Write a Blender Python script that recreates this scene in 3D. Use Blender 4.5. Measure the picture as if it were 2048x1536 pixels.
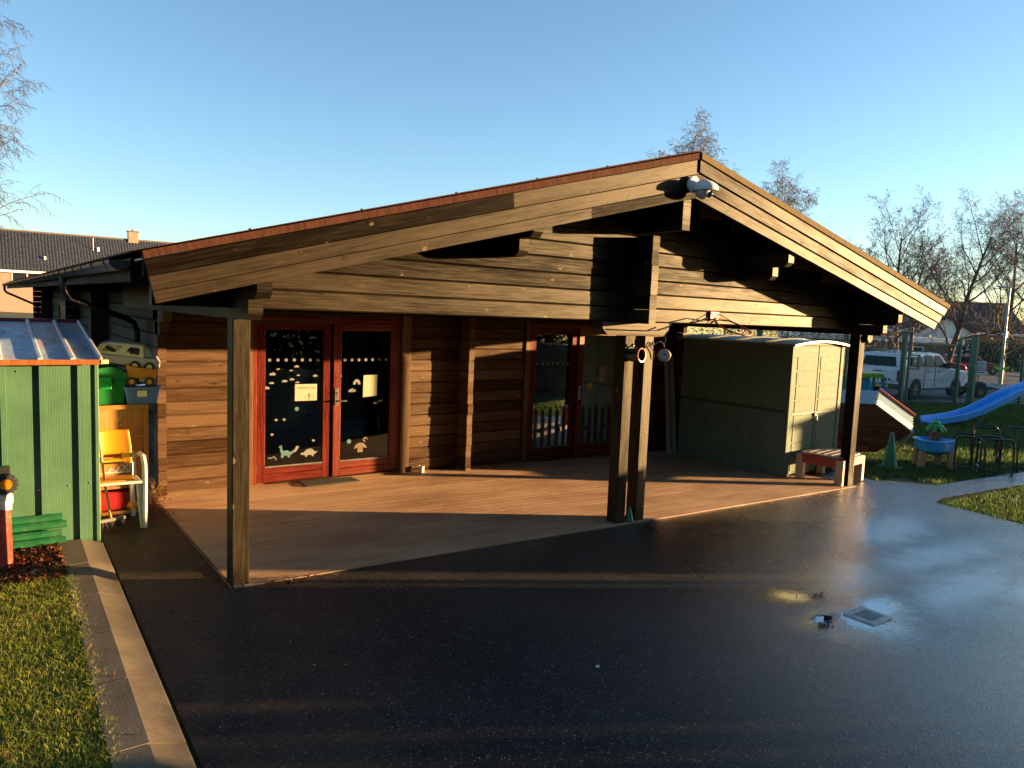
import bpy, math, random
import numpy as np
from mathutils import Vector, Matrix
random.seed(7)
NR = np.random.default_rng(11)
for o in list(bpy.data.objects): bpy.data.objects.remove(o)
SC = bpy.context.scene
COL = SC.collection
rad = math.radians

# ------------------------------------------------------------------ camera
cam_d = bpy.data.cameras.new('camera'); cam = bpy.data.objects.new('camera', cam_d); COL.objects.link(cam)
cam_d.sensor_width = 36.0; cam_d.lens = 36.0*1474/2048; cam_d.clip_start = 0.05; cam_d.clip_end = 2000
_R = Vector((0.8084, -0.5872, 0.0397)); _D = Vector((-0.0251, -0.1020, -0.9945)); _F = Vector((0.5881, 0.8030, -0.0971))
_F.normalize(); _R = (_R - _F*_R.dot(_F)).normalized(); _U = _R.cross(_F) ; _U.normalize()
M = Matrix((( _R.x, _U.x, -_F.x, -1.618), (_R.y, _U.y, -_F.y, -5.727), (_R.z, _U.z, -_F.z, 2.2), (0,0,0,1)))
cam.matrix_world = M
SC.camera = cam

# ------------------------------------------------------------------ sky + sun
SUN_EL = rad(4.45); SUN_DIR = Vector((0.885, -0.466, 0))          # horizontal direction towards the sun
SUN_DIR.normalize()
world = bpy.data.worlds.new('World'); SC.world = world; world.use_nodes = True
wn = world.node_tree; wn.nodes.clear()
sky = wn.nodes.new('ShaderNodeTexSky'); sky.sky_type = 'NISHITA'; sky.sun_disc = False
sky.sun_elevation = SUN_EL; sky.sun_rotation = math.atan2(SUN_DIR.x, SUN_DIR.y)
sky.altitude = 30; sky.air_density = 0.85; sky.dust_density = 0.2; sky.ozone_density = 2.15
bg = wn.nodes.new('ShaderNodeBackground'); bg.inputs['Strength'].default_value = 0.085
wo = wn.nodes.new('ShaderNodeOutputWorld')
wn.links.new(sky.outputs[0], bg.inputs[0]); wn.links.new(bg.outputs[0], wo.inputs[0])
sun_d = bpy.data.lights.new('sun', 'SUN'); sun = bpy.data.objects.new('sun', sun_d); COL.objects.link(sun)
sun_d.energy = 5.0; sun_d.angle = rad(0.5); sun_d.color = (1.0, 0.63, 0.28)
sv = Vector((SUN_DIR.x*math.cos(SUN_EL), SUN_DIR.y*math.cos(SUN_EL), math.sin(SUN_EL)))
sun.rotation_euler = (-sv).to_track_quat('-Z', 'Y').to_euler()
sun.location = sv*60
SC.view_settings.view_transform = 'Standard'; SC.view_settings.look = 'None'
SC.view_settings.gamma = 1.0; SC.view_settings.exposure = 2.45; SC.view_settings.use_curve_mapping = False
SC.cycles.max_bounces = 6; SC.cycles.diffuse_bounces = 2; SC.cycles.glossy_bounces = 3
SC.cycles.transmission_bounces = 4; SC.cycles.transparent_max_bounces = 12
SC.cycles.use_denoising = True

# ------------------------------------------------------------------ materials
class NT:
    def __init__(s, name):
        s.m = bpy.data.materials.new(name); s.m.use_nodes = True; s.t = s.m.node_tree; s.t.nodes.clear()
        s.out = s.n('ShaderNodeOutputMaterial'); s.b = s.n('ShaderNodeBsdfPrincipled'); s.l(s.b.outputs[0], s.out.inputs[0])
    def n(s, t, **k):
        x = s.t.nodes.new(t)
        for a, v in k.items():
            if a in x.inputs.keys(): x.inputs[a].default_value = v
            else: setattr(x, a, v)
        return x
    def l(s, a, b): s.t.links.new(a, b)
    def val(s, node, key, v):
        if hasattr(v, 'is_output'): s.l(v, node.inputs[key])
        else: node.inputs[key].default_value = v
    def math(s, op, a, b=0.0, c=None):
        x = s.n('ShaderNodeMath', operation=op); s.val(x, 0, a); s.val(x, 1, b)
        if c is not None: s.val(x, 2, c)
        return x.outputs[0]
    def mix(s, f, a, b):
        x = s.n('ShaderNodeMix', data_type='RGBA'); s.val(x, 0, f)
        for k, v in ((6, a), (7, b)):
            if hasattr(v, 'is_output'): s.l(v, x.inputs[k])
            else: x.inputs[k].default_value = (*v, 1) if len(v) == 3 else v
        return x.outputs[2]
    def vmul(s, v, m):
        x = s.n('ShaderNodeVectorMath', operation='MULTIPLY'); s.l(v, x.inputs[0]); x.inputs[1].default_value = m; return x.outputs[0]
    def noise(s, v, scale, detail=3, rough=0.55):
        x = s.n('ShaderNodeTexNoise'); s.l(v, x.inputs['Vector']); x.inputs['Scale'].default_value = scale
        x.inputs['Detail'].default_value = detail; x.inputs['Roughness'].default_value = rough; return x.outputs[0]
    def step(s, v, a, b):
        x = s.n('ShaderNodeMapRange', interpolation_type='SMOOTHSTEP'); s.val(x, 0, v); s.val(x, 1, a); s.val(x, 2, b); return x.outputs[0]
    def ramp(s, f, stops):
        x = s.n('ShaderNodeValToRGB'); s.l(f, x.inputs[0]); e = x.color_ramp.elements
        while len(e) < len(stops): e.new(0.5)
        for q, (p, c) in zip(e, stops): q.position = p; q.color = (*c, 1)
        return x.outputs[0]
    def bump(s, h, st=0.3, d=0.01, prev=None):
        x = s.n('ShaderNodeBump'); s.l(h, x.inputs['Height']); x.inputs['Strength'].default_value = st; x.inputs['Distance'].default_value = d
        if prev is not None: s.l(prev, x.inputs['Normal'])
        return x.outputs[0]
    def set(s, **k):
        for a, v in k.items(): s.val(s.b, a.replace('_', ' '), v)
    def tc(s, w='Object'): return s.n('ShaderNodeTexCoord').outputs[w]
    def rnd(s): return s.n('ShaderNodeObjectInfo').outputs['Random']

def wood(name, dark, mid, light, knot=(.30,.20,.09), rough=.6, knots=.5, grain=42, bump=.35, wear=0.0, spec=.3):
    t = NT(name); uv = t.tc('UV'); r = t.rnd()
    off = t.n('ShaderNodeVectorMath', operation='ADD'); t.l(uv, off.inputs[0])
    cb = t.n('ShaderNodeCombineXYZ'); t.l(t.math('MULTIPLY', r, 37.0), cb.inputs[0]); t.l(t.math('MULTIPLY', r, 91.0), cb.inputs[1]); t.l(t.math('MULTIPLY', r, 13.0), cb.inputs[2])
    t.l(cb.outputs[0], off.inputs[1]); v = off.outputs[0]
    # warp so that the grain waves round the knots
    vor = t.n('ShaderNodeTexVoronoi', voronoi_dimensions='2D'); t.l(t.vmul(v, (1, 1.6, 1)), vor.inputs['Vector']); vor.inputs['Scale'].default_value = 3.1
    d = t.math('ADD', vor.outputs['Distance'], t.math('MULTIPLY_ADD', t.noise(t.vmul(v, (30, 45, 1)), 1.0, 3, .6), .07, -.035))
    sep = t.n('ShaderNodeSeparateColor'); t.l(vor.outputs['Color'], sep.inputs[0])
    on = t.math('LESS_THAN', sep.outputs[0], knots)
    size = t.math('MULTIPLY_ADD', sep.outputs[1], .075, .035)
    km = t.math('MULTIPLY', on, t.math('SUBTRACT', 1.0, t.step(d, t.math('MULTIPLY', size, .55), size)))
    kc = t.math('MULTIPLY', on, t.math('SUBTRACT', 1.0, t.step(d, t.math('MULTIPLY', size, .15), t.math('MULTIPLY', size, .4))))
    halo = t.math('MULTIPLY', on, t.math('SUBTRACT', 1.0, t.step(d, size, t.math('MULTIPLY', size, 3.0))))
    wv = t.n('ShaderNodeVectorMath', operation='ADD'); t.l(v, wv.inputs[0])
    cb2 = t.n('ShaderNodeCombineXYZ'); t.l(t.math('MULTIPLY', halo, .03), cb2.inputs[1]); t.l(cb2.outputs[0], wv.inputs[1])
    g = t.noise(t.vmul(wv.outputs[0], (2.4, grain*1.3, 1)), 1.0, 6, .7)
    g2 = t.noise(t.vmul(wv.outputs[0], (5, grain*4, 1)), 1.0, 3, .6)
    L = t.noise(t.vmul(v, (.9, 5, 1)), 1.0, 4, .6)
    f = t.math('ADD', t.math('MULTIPLY', g, .5), t.math('ADD', t.math('MULTIPLY', L, .35), t.math('MULTIPLY', g2, .25)))
    f = t.math('ADD', f, t.math('MULTIPLY_ADD', r, .22, -.16))
    c = t.ramp(f, [(.33, dark), (.52, mid), (.72, light)])
    crk = t.math('MULTIPLY', t.step(t.noise(t.vmul(wv.outputs[0], (1.1, 30, 1)), 1.0, 4, .6), .645, .675), .75); c = t.mix(crk, c, tuple(x*.45 for x in dark))
    if wear > 0:   # scuffed pale flecks where the stain has gone
        w = t.step(t.noise(t.vmul(v, (7, 22, 1)), 1.0, 6, .7), .70 - wear*.06, .80)
        c = t.mix(t.math('MULTIPLY', w, wear), c, knot)
    kcol = t.mix(t.math('GREATER_THAN', sep.outputs[2], .42), dark, knot); c = t.mix(t.math('MULTIPLY', km, .6), c, kcol); c = t.mix(t.math('MULTIPLY', kc, .45), c, dark)
    t.l(c, t.b.inputs['Base Color']); t.val(t.b, 'Roughness', t.math('MULTIPLY_ADD', g, .22, rough-.1)); t.val(t.b, 'Specular IOR Level', t.math('MULTIPLY', t.math('MULTIPLY_ADD', t.step(f, .36, .66), 1.7, .25), spec)); t.b.inputs['Specular Tint'].default_value = (1, .86, .62, 1)
    h = t.math('ADD', t.math('MULTIPLY', g, .6), t.math('ADD', t.math('MULTIPLY', g2, .5), t.math('MULTIPLY', km, .3)))
    t.l(t.bump(h, bump, .004), t.b.inputs['Normal'])
    return t.m

def plain(name, col, rough=.5, var=.12, scale=6, metal=0.0, spec=.5, bump=0.0, dirt=None, dirt_amt=.5, coat=0.0):
    t = NT(name); v = t.tc('Object'); n = t.noise(v, scale, 5, .6)
    lo = tuple(x*(1-var*1.6) for x in col); hi = tuple(min(1, x*(1+var)) for x in col)
    c = t.ramp(n, [(.3, lo), (.7, hi)])
    if dirt:
        d = t.step(t.noise(v, scale*.7, 7, .7), .5, .72); c = t.mix(t.math('MULTIPLY', d, dirt_amt), c, dirt)
    t.l(c, t.b.inputs['Base Color'])
    t.val(t.b, 'Roughness', t.math('MULTIPLY_ADD', t.noise(v, scale*3, 3), .2, rough-.1)); t.set(Metallic=metal); t.val(t.b, 'Specular IOR Level', spec)
    t.val(t.b, 'Coat Weight', coat)
    if bump: t.l(t.bump(t.noise(v, scale*8, 4, .7), bump, .01), t.b.inputs['Normal'])
    return t.m

MT = {}
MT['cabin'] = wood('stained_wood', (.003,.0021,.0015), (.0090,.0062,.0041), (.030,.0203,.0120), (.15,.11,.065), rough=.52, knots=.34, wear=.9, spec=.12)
MT['post'] = wood('weathered_post_wood', (.006,.0044,.003), (.019,.014,.0088), (.056,.041,.024), (.18,.135,.08), rough=.52, knots=.3, wear=.8, spec=.12)
MT['barge'] = wood('bargeboard_wood', (.0035,.0025,.0018), (.0098,.0070,.0048), (.031,.0215,.0130), (.15,.11,.065), rough=.52, knots=.34, wear=.85, spec=.078)
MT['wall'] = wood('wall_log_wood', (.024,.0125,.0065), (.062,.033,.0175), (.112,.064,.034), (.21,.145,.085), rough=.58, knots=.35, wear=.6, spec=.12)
MT['trim'] = wood('door_trim_wood', (.032,.016,.008), (.078,.042,.020), (.12,.068,.033), (.16,.10,.055), rough=.55, knots=.15, spec=.15)
MT['side'] = wood('shade_darkened_side_wood', (.008,.0065,.005), (.020,.016,.012), (.042,.033,.025), (.10,.08,.05), rough=.65, knots=.3, wear=.3, spec=.12)  # side wall and eave: their shade is put into the wood colour
MT['soffit'] = wood('soffit_wood', (.010,.007,.005), (.022,.015,.010), (.04,.027,.016), (.09,.06,.03), rough=.8)
MT['red'] = wood('red_stained_wood', (.045,.005,.003), (.100,.010,.006), (.160,.019,.010), (.14,.03,.014), rough=.45, knots=.05, grain=30, bump=.15, spec=.2)
MT['cabinet'] = wood('cabinet_wood', (.20,.080,.020), (.34,.145,.038), (.45,.21,.06), (.25,.12,.04), rough=.5, knots=.05, grain=25)
MT['ply'] = wood('playhouse_plywood', (.05,.016,.010), (.085,.026,.016), (.12,.04,.022), (.1,.04,.02), rough=.6, knots=.03, grain=18)
MT['gray_plank'] = wood('grey_plank_wood', (.10,.09,.08), (.22,.20,.17), (.34,.31,.27), (.2,.16,.12), rough=.7)
MT['fence_wood'] = wood('fence_wood', (.05,.035,.02), (.12,.08,.05), (.2,.14,.09), rough=.8)

def deck_mat():
    t = NT('wet_deck_boards'); uv = t.tc('UV'); r = t.rnd()
    off = t.n('ShaderNodeVectorMath', operation='ADD'); t.l(uv, off.inputs[0]); cb = t.n('ShaderNodeCombineXYZ')
    t.l(t.math('MULTIPLY', r, 37.0), cb.inputs[0]); t.l(t.math('MULTIPLY', r, 5.0), cb.inputs[2]); t.l(cb.outputs[0], off.inputs[1]); v = off.outputs[0]
    g = t.noise(t.vmul(v, (.9, 60, 1)), 1, 5, .65); L = t.noise(t.vmul(t.tc('Object'), (.7, 1.6, 1)), 1.3, 5, .6)
    f = t.math('ADD', t.math('MULTIPLY', g, .55), t.math('ADD', t.math('MULTIPLY', L, .55), t.math('MULTIPLY', r, .05)))
    c = t.ramp(f, [(.30, (.13,.072,.044)), (.55, (.40,.235,.135)), (.80, (.62,.42,.26))])
    t.l(c, t.b.inputs['Base Color'])
    sx = t.n('ShaderNodeSeparateXYZ'); t.l(uv, sx.inputs[0])
    gr = t.math('SINE', t.math('MULTIPLY', sx.outputs[1], 2*math.pi/.0142))
    h = t.math('ADD', t.math('MULTIPLY', gr, .3), t.math('MULTIPLY', g, 1.0))
    iso = t.noise(t.vmul(t.tc('Object'), (55, 120, 1)), 1.0, 4, .65)
    t.l(t.bump(iso, .75, .012, t.bump(h, .8, .006)), t.b.inputs['Normal']); t.val(t.b, 'Roughness', t.math('MULTIPLY_ADD', L, .35, .36)); t.val(t.b, 'Specular IOR Level', .4)
    return t.m
MT['deck'] = deck_mat()

def asphalt_mat():
    t = NT('wet_asphalt'); v = t.tc('Object')
    ag = t.n('ShaderNodeTexVoronoi'); t.l(v, ag.inputs['Vector']); ag.inputs['Scale'].default_value = 150
    sp = t.n('ShaderNodeSeparateColor'); t.l(ag.outputs['Color'], sp.inputs[0])
    stone = t.math('GREATER_THAN', sp.outputs[0], .955)
    n1 = t.noise(v, .9, 6, .6); n2 = t.noise(v, 45, 4, .7)
    c = t.ramp(t.math('ADD', t.math('MULTIPLY', n1, .6), t.math('MULTIPLY', n2, .5)), [(.3, (.010,.010,.010)), (.6, (.026,.0255,.025)), (.85, (.055,.052,.049))])
    c = t.mix(t.math('MULTIPLY', stone, t.math('MULTIPLY', sp.outputs[1], .9)), c, (.34,.31,.27))
    # brown silt along the deck and towards the kerb
    sx = t.n('ShaderNodeSeparateXYZ'); t.l(v, sx.inputs[0])
    silt = t.math('MULTIPLY', t.math('SUBTRACT', 1.0, t.step(sx.outputs[0], -.6, .9)), t.step(t.noise(v, 2.2, 6, .65), .34, .62))
    silt2 = t.math('MULTIPLY', t.math('SUBTRACT', 1.0, t.step(t.math('ABSOLUTE', t.math('ADD', sx.outputs[1], .18)), .05, .35)), t.step(t.noise(v, 5, 6, .7), .52, .70))
    c = t.mix(t.math('MULTIPLY', silt, .55), c, (.085,.058,.034)); c = t.mix(t.math('MULTIPLY', silt2, .6), c, (.10,.068,.045))
    t.l(c, t.b.inputs['Base Color'])
    # standing water: patches round the drain and in the dips beside it
    wob = t.noise(v, 3.2, 6, .62)
    def blob(cx, cy, rx, ry, ang=0.0):
        mp = t.n('ShaderNodeMapping', vector_type='TEXTURE'); t.l(v, mp.inputs[0]); mp.inputs['Location'].default_value = (cx, cy, 0)
        mp.inputs['Rotation'].default_value = (0, 0, ang); mp.inputs['Scale'].default_value = (rx, ry, 1)
        ml = t.n('ShaderNodeVectorMath', operation='MULTIPLY'); t.l(mp.outputs[0], ml.inputs[0]); ml.inputs[1].default_value = (1, 1, 0)
        ln = t.n('ShaderNodeVectorMath', operation='LENGTH'); t.l(ml.outputs[0], ln.inputs[0]); return ln.outputs['Value']
    dsoft = [blob(*a) for a in [(4.75,-2.30,.75,.35,.25), (6.4,-2.35,1.4,.3,-.05), (5.6,-2.95,1.1,.3,.1), (7.0,-1.6,1.1,.35,.2), (5.4,-4.2,1.0,.3,.2), (6.6,-3.4,1.2,.3,0)]]
    ds = [blob(*a) for a in [(3.88,-2.30,.20,.11,-.3), (3.70,-2.73,.22,.11,.1), (4.30,-2.80,.30,.16,.2), (3.97,-2.92,.32,.23,.0)]]
    dm = ds[0]
    for q in ds[1:]: dm = t.math('MINIMUM', dm, q)
    dd = t.math('ADD', dm, t.math('MULTIPLY_ADD', wob, 2.4, -1.2))
    pud = t.math('SUBTRACT', 1.0, t.step(dd, .45, 1.05)); film = t.math('SUBTRACT', 1.0, t.step(dd, .8, 2.6))
    dms = dsoft[0]
    for q in dsoft[1:]: dms = t.math('MINIMUM', dms, q)
    film = t.math('MAXIMUM', film, t.math('SUBTRACT', 1.0, t.step(t.math('ADD', dms, t.math('MULTIPLY_ADD', wob, 1.6, -.8)), .3, 1.9)))
    wet = t.step(sx.outputs[0], .8, 4.4)
    rr = t.math('MULTIPLY_ADD', t.noise(v, 1.7, 5, .6), .16, .36)
    rr = t.math('SUBTRACT', rr, t.math('MULTIPLY', wet, .17)); rr = t.math('SUBTRACT', rr, t.math('MULTIPLY', film, .13))
    rr = t.math('MULTIPLY', rr, t.math('SUBTRACT', 1.0, t.math('MULTIPLY', pud, .96)))
    t.val(t.b, 'Roughness', rr); t.set(IOR=1.5); t.val(t.b, 'Specular IOR Level', t.math('MULTIPLY_ADD', wet, .7, .10))
    t.val(t.b, 'Coat Weight', t.math('MULTIPLY_ADD', film, .25, t.math('MULTIPLY', wet, .75))); t.val(t.b, 'Coat Roughness', t.math('MULTIPLY', rr, .8)); t.set(Coat_IOR=2.35)
    dry = t.math('MULTIPLY', t.math('SUBTRACT', 1.0, pud), t.math('SUBTRACT', 1.0, t.math('MULTIPLY', film, .72)))
    h = t.math('MULTIPLY', dry, t.math('ADD', t.math('MULTIPLY', ag.outputs['Distance'], .7), t.math('MULTIPLY', n2, .7)))
    h2 = t.math('MULTIPLY', dry, t.noise(v, 9, 5, .6))
    b1 = t.bump(h2, .15, .022); b = t.bump(h, .62, .007, b1); t.l(b, t.b.inputs['Normal']); t.l(b, t.b.inputs['Coat Normal'])
    return t.m
MT['asphalt'] = asphalt_mat()
def tarmac2():
    t = NT('car_park_tarmac'); v = t.tc('Object'); n = t.noise(v, 1.5, 6, .65)
    t.l(t.ramp(n, [(.3, (.045,.046,.048)), (.7, (.085,.085,.085))]), t.b.inputs['Base Color']); t.set(Roughness=.6); return t.m
MT['tarmac'] = tarmac2()
def soil():
    t = NT('lawn_soil'); v = t.tc('Object'); n = t.noise(v, .35, 7, .65); n2 = t.noise(v, 6, 5, .7)
    f = t.math('ADD', t.math('MULTIPLY', n, .6), t.math('MULTIPLY', n2, .5))
    t.l(t.ramp(f, [(.32, (.018,.026,.010)), (.55, (.040,.062,.018)), (.8, (.075,.09,.028))]), t.b.inputs['Base Color']); t.set(Roughness=.9)
    t.l(t.bump(n2, .6, .05), t.b.inputs['Normal']); return t.m
MT['soil'] = soil()
def grass_mat(name, a, b, c):
    t = NT(name); g = t.n('ShaderNodeNewGeometry'); v = t.tc('Object')
    f = t.math('ADD', t.math('MULTIPLY', g.outputs['Random Per Island'], .5), t.math('MULTIPLY', t.noise(v, 2.3, 4, .6), .6))
    col = t.ramp(f, [(.25, a), (.55, b), (.85, c)]); t.l(col, t.b.inputs['Base Color']); t.set(Roughness=.55); t.val(t.b, 'Specular IOR Level', .25)
    tr = t.n('ShaderNodeBsdfTranslucent'); t.l(col, tr.inputs[0]); mx = t.n('ShaderNodeMixShader'); mx.inputs[0].default_value = .45
    t.l(t.b.outputs[0], mx.inputs[1]); t.l(tr.outputs[0], mx.inputs[2]); t.l(mx.outputs[0], t.out.inputs[0]); return t.m
MT['grass'] = grass_mat('grass_blades', (.08,.13,.018), (.25,.30,.040), (.52,.45,.11))
MT['grass_far'] = grass_mat('grass_blades_far', (.028,.065,.014), (.062,.125,.026), (.14,.18,.045))
MT['leaf'] = grass_mat('dead_leaves', (.045,.018,.010), (.12,.045,.022), (.22,.10,.05))
MT['hedge'] = grass_mat('hedge_leaves', (.012,.022,.010), (.025,.04,.016), (.04,.06,.022))
def kerbm():
    t = NT('kerb_concrete'); v = t.tc('Object'); n = t.noise(v, 3, 7, .65); n2 = t.noise(v, 90, 3, .7); n3 = t.noise(v, 14, 6, .7)
    f = t.math('ADD', t.math('MULTIPLY', n, .5), t.math('ADD', t.math('MULTIPLY', n2, .3), t.math('MULTIPLY', n3, .3)))
    t.l(t.ramp(f, [(.32, (.050,.040,.026)), (.55, (.112,.088,.058)), (.8, (.20,.158,.105))]), t.b.inputs['Base Color']); t.set(Roughness=.75)
    t.l(t.bump(t.math('ADD', n2, n3), .3, .004), t.b.inputs['Normal']); return t.m
MT['kerb'] = kerbm()
def greenshed():
    t = NT('green_painted_steel'); v = t.tc('Object'); sx = t.n('ShaderNodeSeparateXYZ'); t.l(v, sx.inputs[0])
    n = t.noise(v, 3, 6, .6); st = t.noise(t.vmul(v, (9, 9, 1.4)), 3.0, 6, .7)
    c = t.ramp(n, [(.3, (.042,.110,.062)), (.7, (.062,.150,.082))]); c = t.mix(t.math('MULTIPLY', t.step(st, .56, .68), .6), c, (.04,.10,.05))
    t.l(c, t.b.inputs['Base Color']); t.set(Roughness=.45)
    w = t.math('SINE', t.math('MULTIPLY', sx.outputs[0], 2*math.pi/.011)); t.l(t.bump(w, .18, .002), t.b.inputs['Normal']); return t.m
MT['greenshed'] = greenshed()
def shedroof():
    t = NT('flaking_roof_paint'); v = t.tc('Object'); n = t.noise(v, 5, 6, .6); n2 = t.noise(v, 2.4, 7, .65)
    c = t.ramp(n, [(.3, (.22,.29,.36)), (.7, (.42,.48,.52))]); c = t.mix(t.step(n2, .54, .60), c, (.48,.30,.25)); c = t.mix(t.step(t.noise(v, 11, 6, .7), .63, .7), c, (.10,.09,.08))
    t.l(c, t.b.inputs['Base Color']); t.set(Roughness=.42); return t.m
MT['shedroof'] = shedroof()
def rust(name, a, b):
    t = NT(name); uv = t.tc('UV'); n = t.noise(t.vmul(uv, (40, 5, 1)), 1, 5, .65)
    t.l(t.ramp(n, [(.3, a), (.7, b)]), t.b.inputs['Base Color']); t.set(Roughness=.85); t.val(t.b, 'Specular IOR Level', .06); t.l(t.bump(n, .3, .004), t.b.inputs['Normal']); return t.m
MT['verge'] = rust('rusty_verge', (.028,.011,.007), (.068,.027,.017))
MT['rust'] = rust('rusty_eave', (.16,.05,.017), (.32,.115,.04))
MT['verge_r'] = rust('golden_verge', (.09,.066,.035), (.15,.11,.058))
def brick(name, a, b, m):
    t = NT(name); v = t.tc('UV'); br = t.n('ShaderNodeTexBrick'); t.l(v, br.inputs[0]); br.inputs['Color1'].default_value = (*a, 1); br.inputs['Color2'].default_value = (*b, 1)
    br.inputs['Mortar'].default_value = (*m, 1); br.inputs['Scale'].default_value = 1; br.inputs['Brick Width'].default_value = .225; br.inputs['Row Height'].default_value = .075; br.inputs['Mortar Size'].default_value = .01
    t.l(br.outputs[0], t.b.inputs['Base Color']); t.set(Roughness=.85); return t.m
MT['brick'] = brick('house_brick', (.27,.15,.10), (.20,.11,.075), (.3,.27,.23))
MT['brick_d'] = brick('dark_house_brick', (.16,.09,.065), (.12,.07,.05), (.18,.16,.14))
def glass(name, tint=.55, col=(.5,.55,.55)):
    t = NT(name); t.t.nodes.remove(t.b); fr = t.n('ShaderNodeFresnel'); fr.inputs[0].default_value = 1.52
    tr = t.n('ShaderNodeBsdfTransparent'); tr.inputs[0].default_value = (*[c*tint for c in col], 1); gl = t.n('ShaderNodeBsdfGlossy'); gl.inputs['Roughness'].default_value = .015
    mx = t.n('ShaderNodeMixShader'); t.l(t.math('MULTIPLY_ADD', fr.outputs[0], 1.25, .01), mx.inputs[0]); t.l(tr.outputs[0], mx.inputs[1]); t.l(gl.outputs[0], mx.inputs[2]); t.l(mx.outputs[0], t.out.inputs[0]); return t.m
MT['glass'] = glass('door_glass', .9, (.80,.86,.86))
def pl(k, *a, **kw): MT[k] = plain(k, *a, **kw)
pl('black_plastic', (.012,.013,.015), .35); pl('gutter', (.012,.016,.020), .3, spec=.6); pl('rubber', (.018,.018,.018), .75)
pl('white_plastic', (.50,.49,.46), .4, var=.06, dirt=(.27,.24,.19), dirt_amt=.5); pl('white', (.60,.59,.56), .55, var=.05); pl('paper', (.29,.285,.20), .8, var=.04)
pl('sticker', (.145,.145,.12), .7, var=.1, scale=30); pl('sticker_teal', (.04,.11,.125), .6); pl('sticker_brown', (.10,.065,.045), .6); pl('sticker_yellow', (.65,.42,.05), .6); pl('sticker_grey', (.10,.105,.10), .7, var=.3, scale=20)
pl('sticker_dim', (.030,.032,.031), .7, var=.4, scale=20); pl('steel', (.55,.55,.53), .28, metal=1.0); pl('dark_steel', (.06,.06,.06), .35, metal=.6); pl('mat_black', (.014,.014,.013), .95, bump=.4, scale=20)
pl('resin', (.082,.122,.082), .68, var=.07, bump=.08, dirt=(.075,.085,.055), dirt_amt=.3, spec=.25); pl('resin_d', (.025,.038,.030), .6, var=.1, bump=.08); pl('resin_roof', (.15,.165,.145), .35, var=.1)
pl('green_fence', (.008,.075,.05), .4, var=.1); pl('cone', (.005,.14,.055), .45, var=.2, dirt=(.08,.12,.07)); pl('blue_plastic', (.035,.33,.80), .32, var=.08, coat=.3); pl('green_plastic', (.01,.30,.05), .35, var=.1)
pl('green_box', (.006,.14,.025), .4, var=.08); pl('blue_crate', (.10,.17,.45), .4, var=.1); pl('yellow_plastic', (.55,.215,.006), .35, var=.05); pl('orange_plastic', (.55,.19,.009), .4, var=.05)
pl('red_plastic', (.30,.010,.014), .4, var=.1); pl('tan_plastic', (.42,.27,.15), .5, var=.1); pl('sand_lid', (.30,.24,.17), .6, var=.25, scale=14); pl('brown_plastic', (.22,.12,.07), .5, var=.15)
pl('toy_silver', (.40,.37,.40), .4, var=.1); pl('toy_cream', (.62,.56,.42), .4, var=.06); pl('dark_glass', (.012,.015,.018), .08, spec=.7); pl('wheel_cream', (.75,.66,.32), .45)
pl('green_panel', (.01,.10,.035), .4, var=.2, dirt=(.2,.3,.15), dirt_amt=.2); pl('red_stump', (.30,.02,.012), .6, var=.3, dirt=(.32,.2,.1), dirt_amt=.9, scale=9); pl('cloth', (.5,.47,.45), .9, var=.3, scale=14)
pl('cream_siding', (.55,.56,.50), .6, var=.1); pl('pale_blue', (.16,.24,.26), .55, var=.15); pl('coral', (.62,.14,.08), .5, var=.15); pl('dark_red', (.22,.02,.03), .5, var=.2)
pl('house_tile', (.026,.030,.042), .5, var=.3, scale=3); pl('tile_brown', (.055,.038,.030), .8, var=.3, scale=2); pl('ridge', (.13,.10,.06), .9, var=.3); pl('render', (.62,.62,.58), .8, var=.06, scale=1)
pl('upvc', (.75,.75,.73), .4, var=.04); pl('win_dark', (.014,.017,.02), .3, spec=.12); pl('car_white', (.70,.71,.73), .25, var=.02, coat=.6); pl('car_red', (.27,.012,.016), .25, var=.04, coat=.7)
pl('alloy', (.5,.5,.5), .3, metal=.8); pl('tail_red', (.3,.01,.01), .2); pl('plate_yellow', (.75,.52,.02), .5, var=.03); pl('lamp_grey', (.26,.29,.31), .5, metal=.3)
pl('bark', (.10,.078,.060), .9, var=.4, scale=5, bump=.5); pl('bark_b', (.17,.14,.12), .9, var=.5, scale=4, bump=.4); pl('twig', (.14,.125,.115), .85, var=.3); pl('twig_red', (.075,.056,.050), .85, var=.3)
pl('drain_iron', (.40,.40,.39), .35, metal=.5, var=.2, scale=20); pl('black', (.003,.003,.003), .9); pl('interior', (.055,.05,.045), .9); pl('teal_dark', (.004,.022,.028), .25); pl('copper', (.42,.22,.15), .35, metal=.7)
pl('clock_face', (.42,.42,.38), .6, var=.04); pl('straw', (.40,.27,.10), .8, var=.2); pl('stone_white', (.6,.58,.54), .8); pl('hoop_red', (.32,.05,.035), .5); pl('lime', (.35,.6,.02), .4); pl('cyan', (.02,.42,.62), .4)
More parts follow.
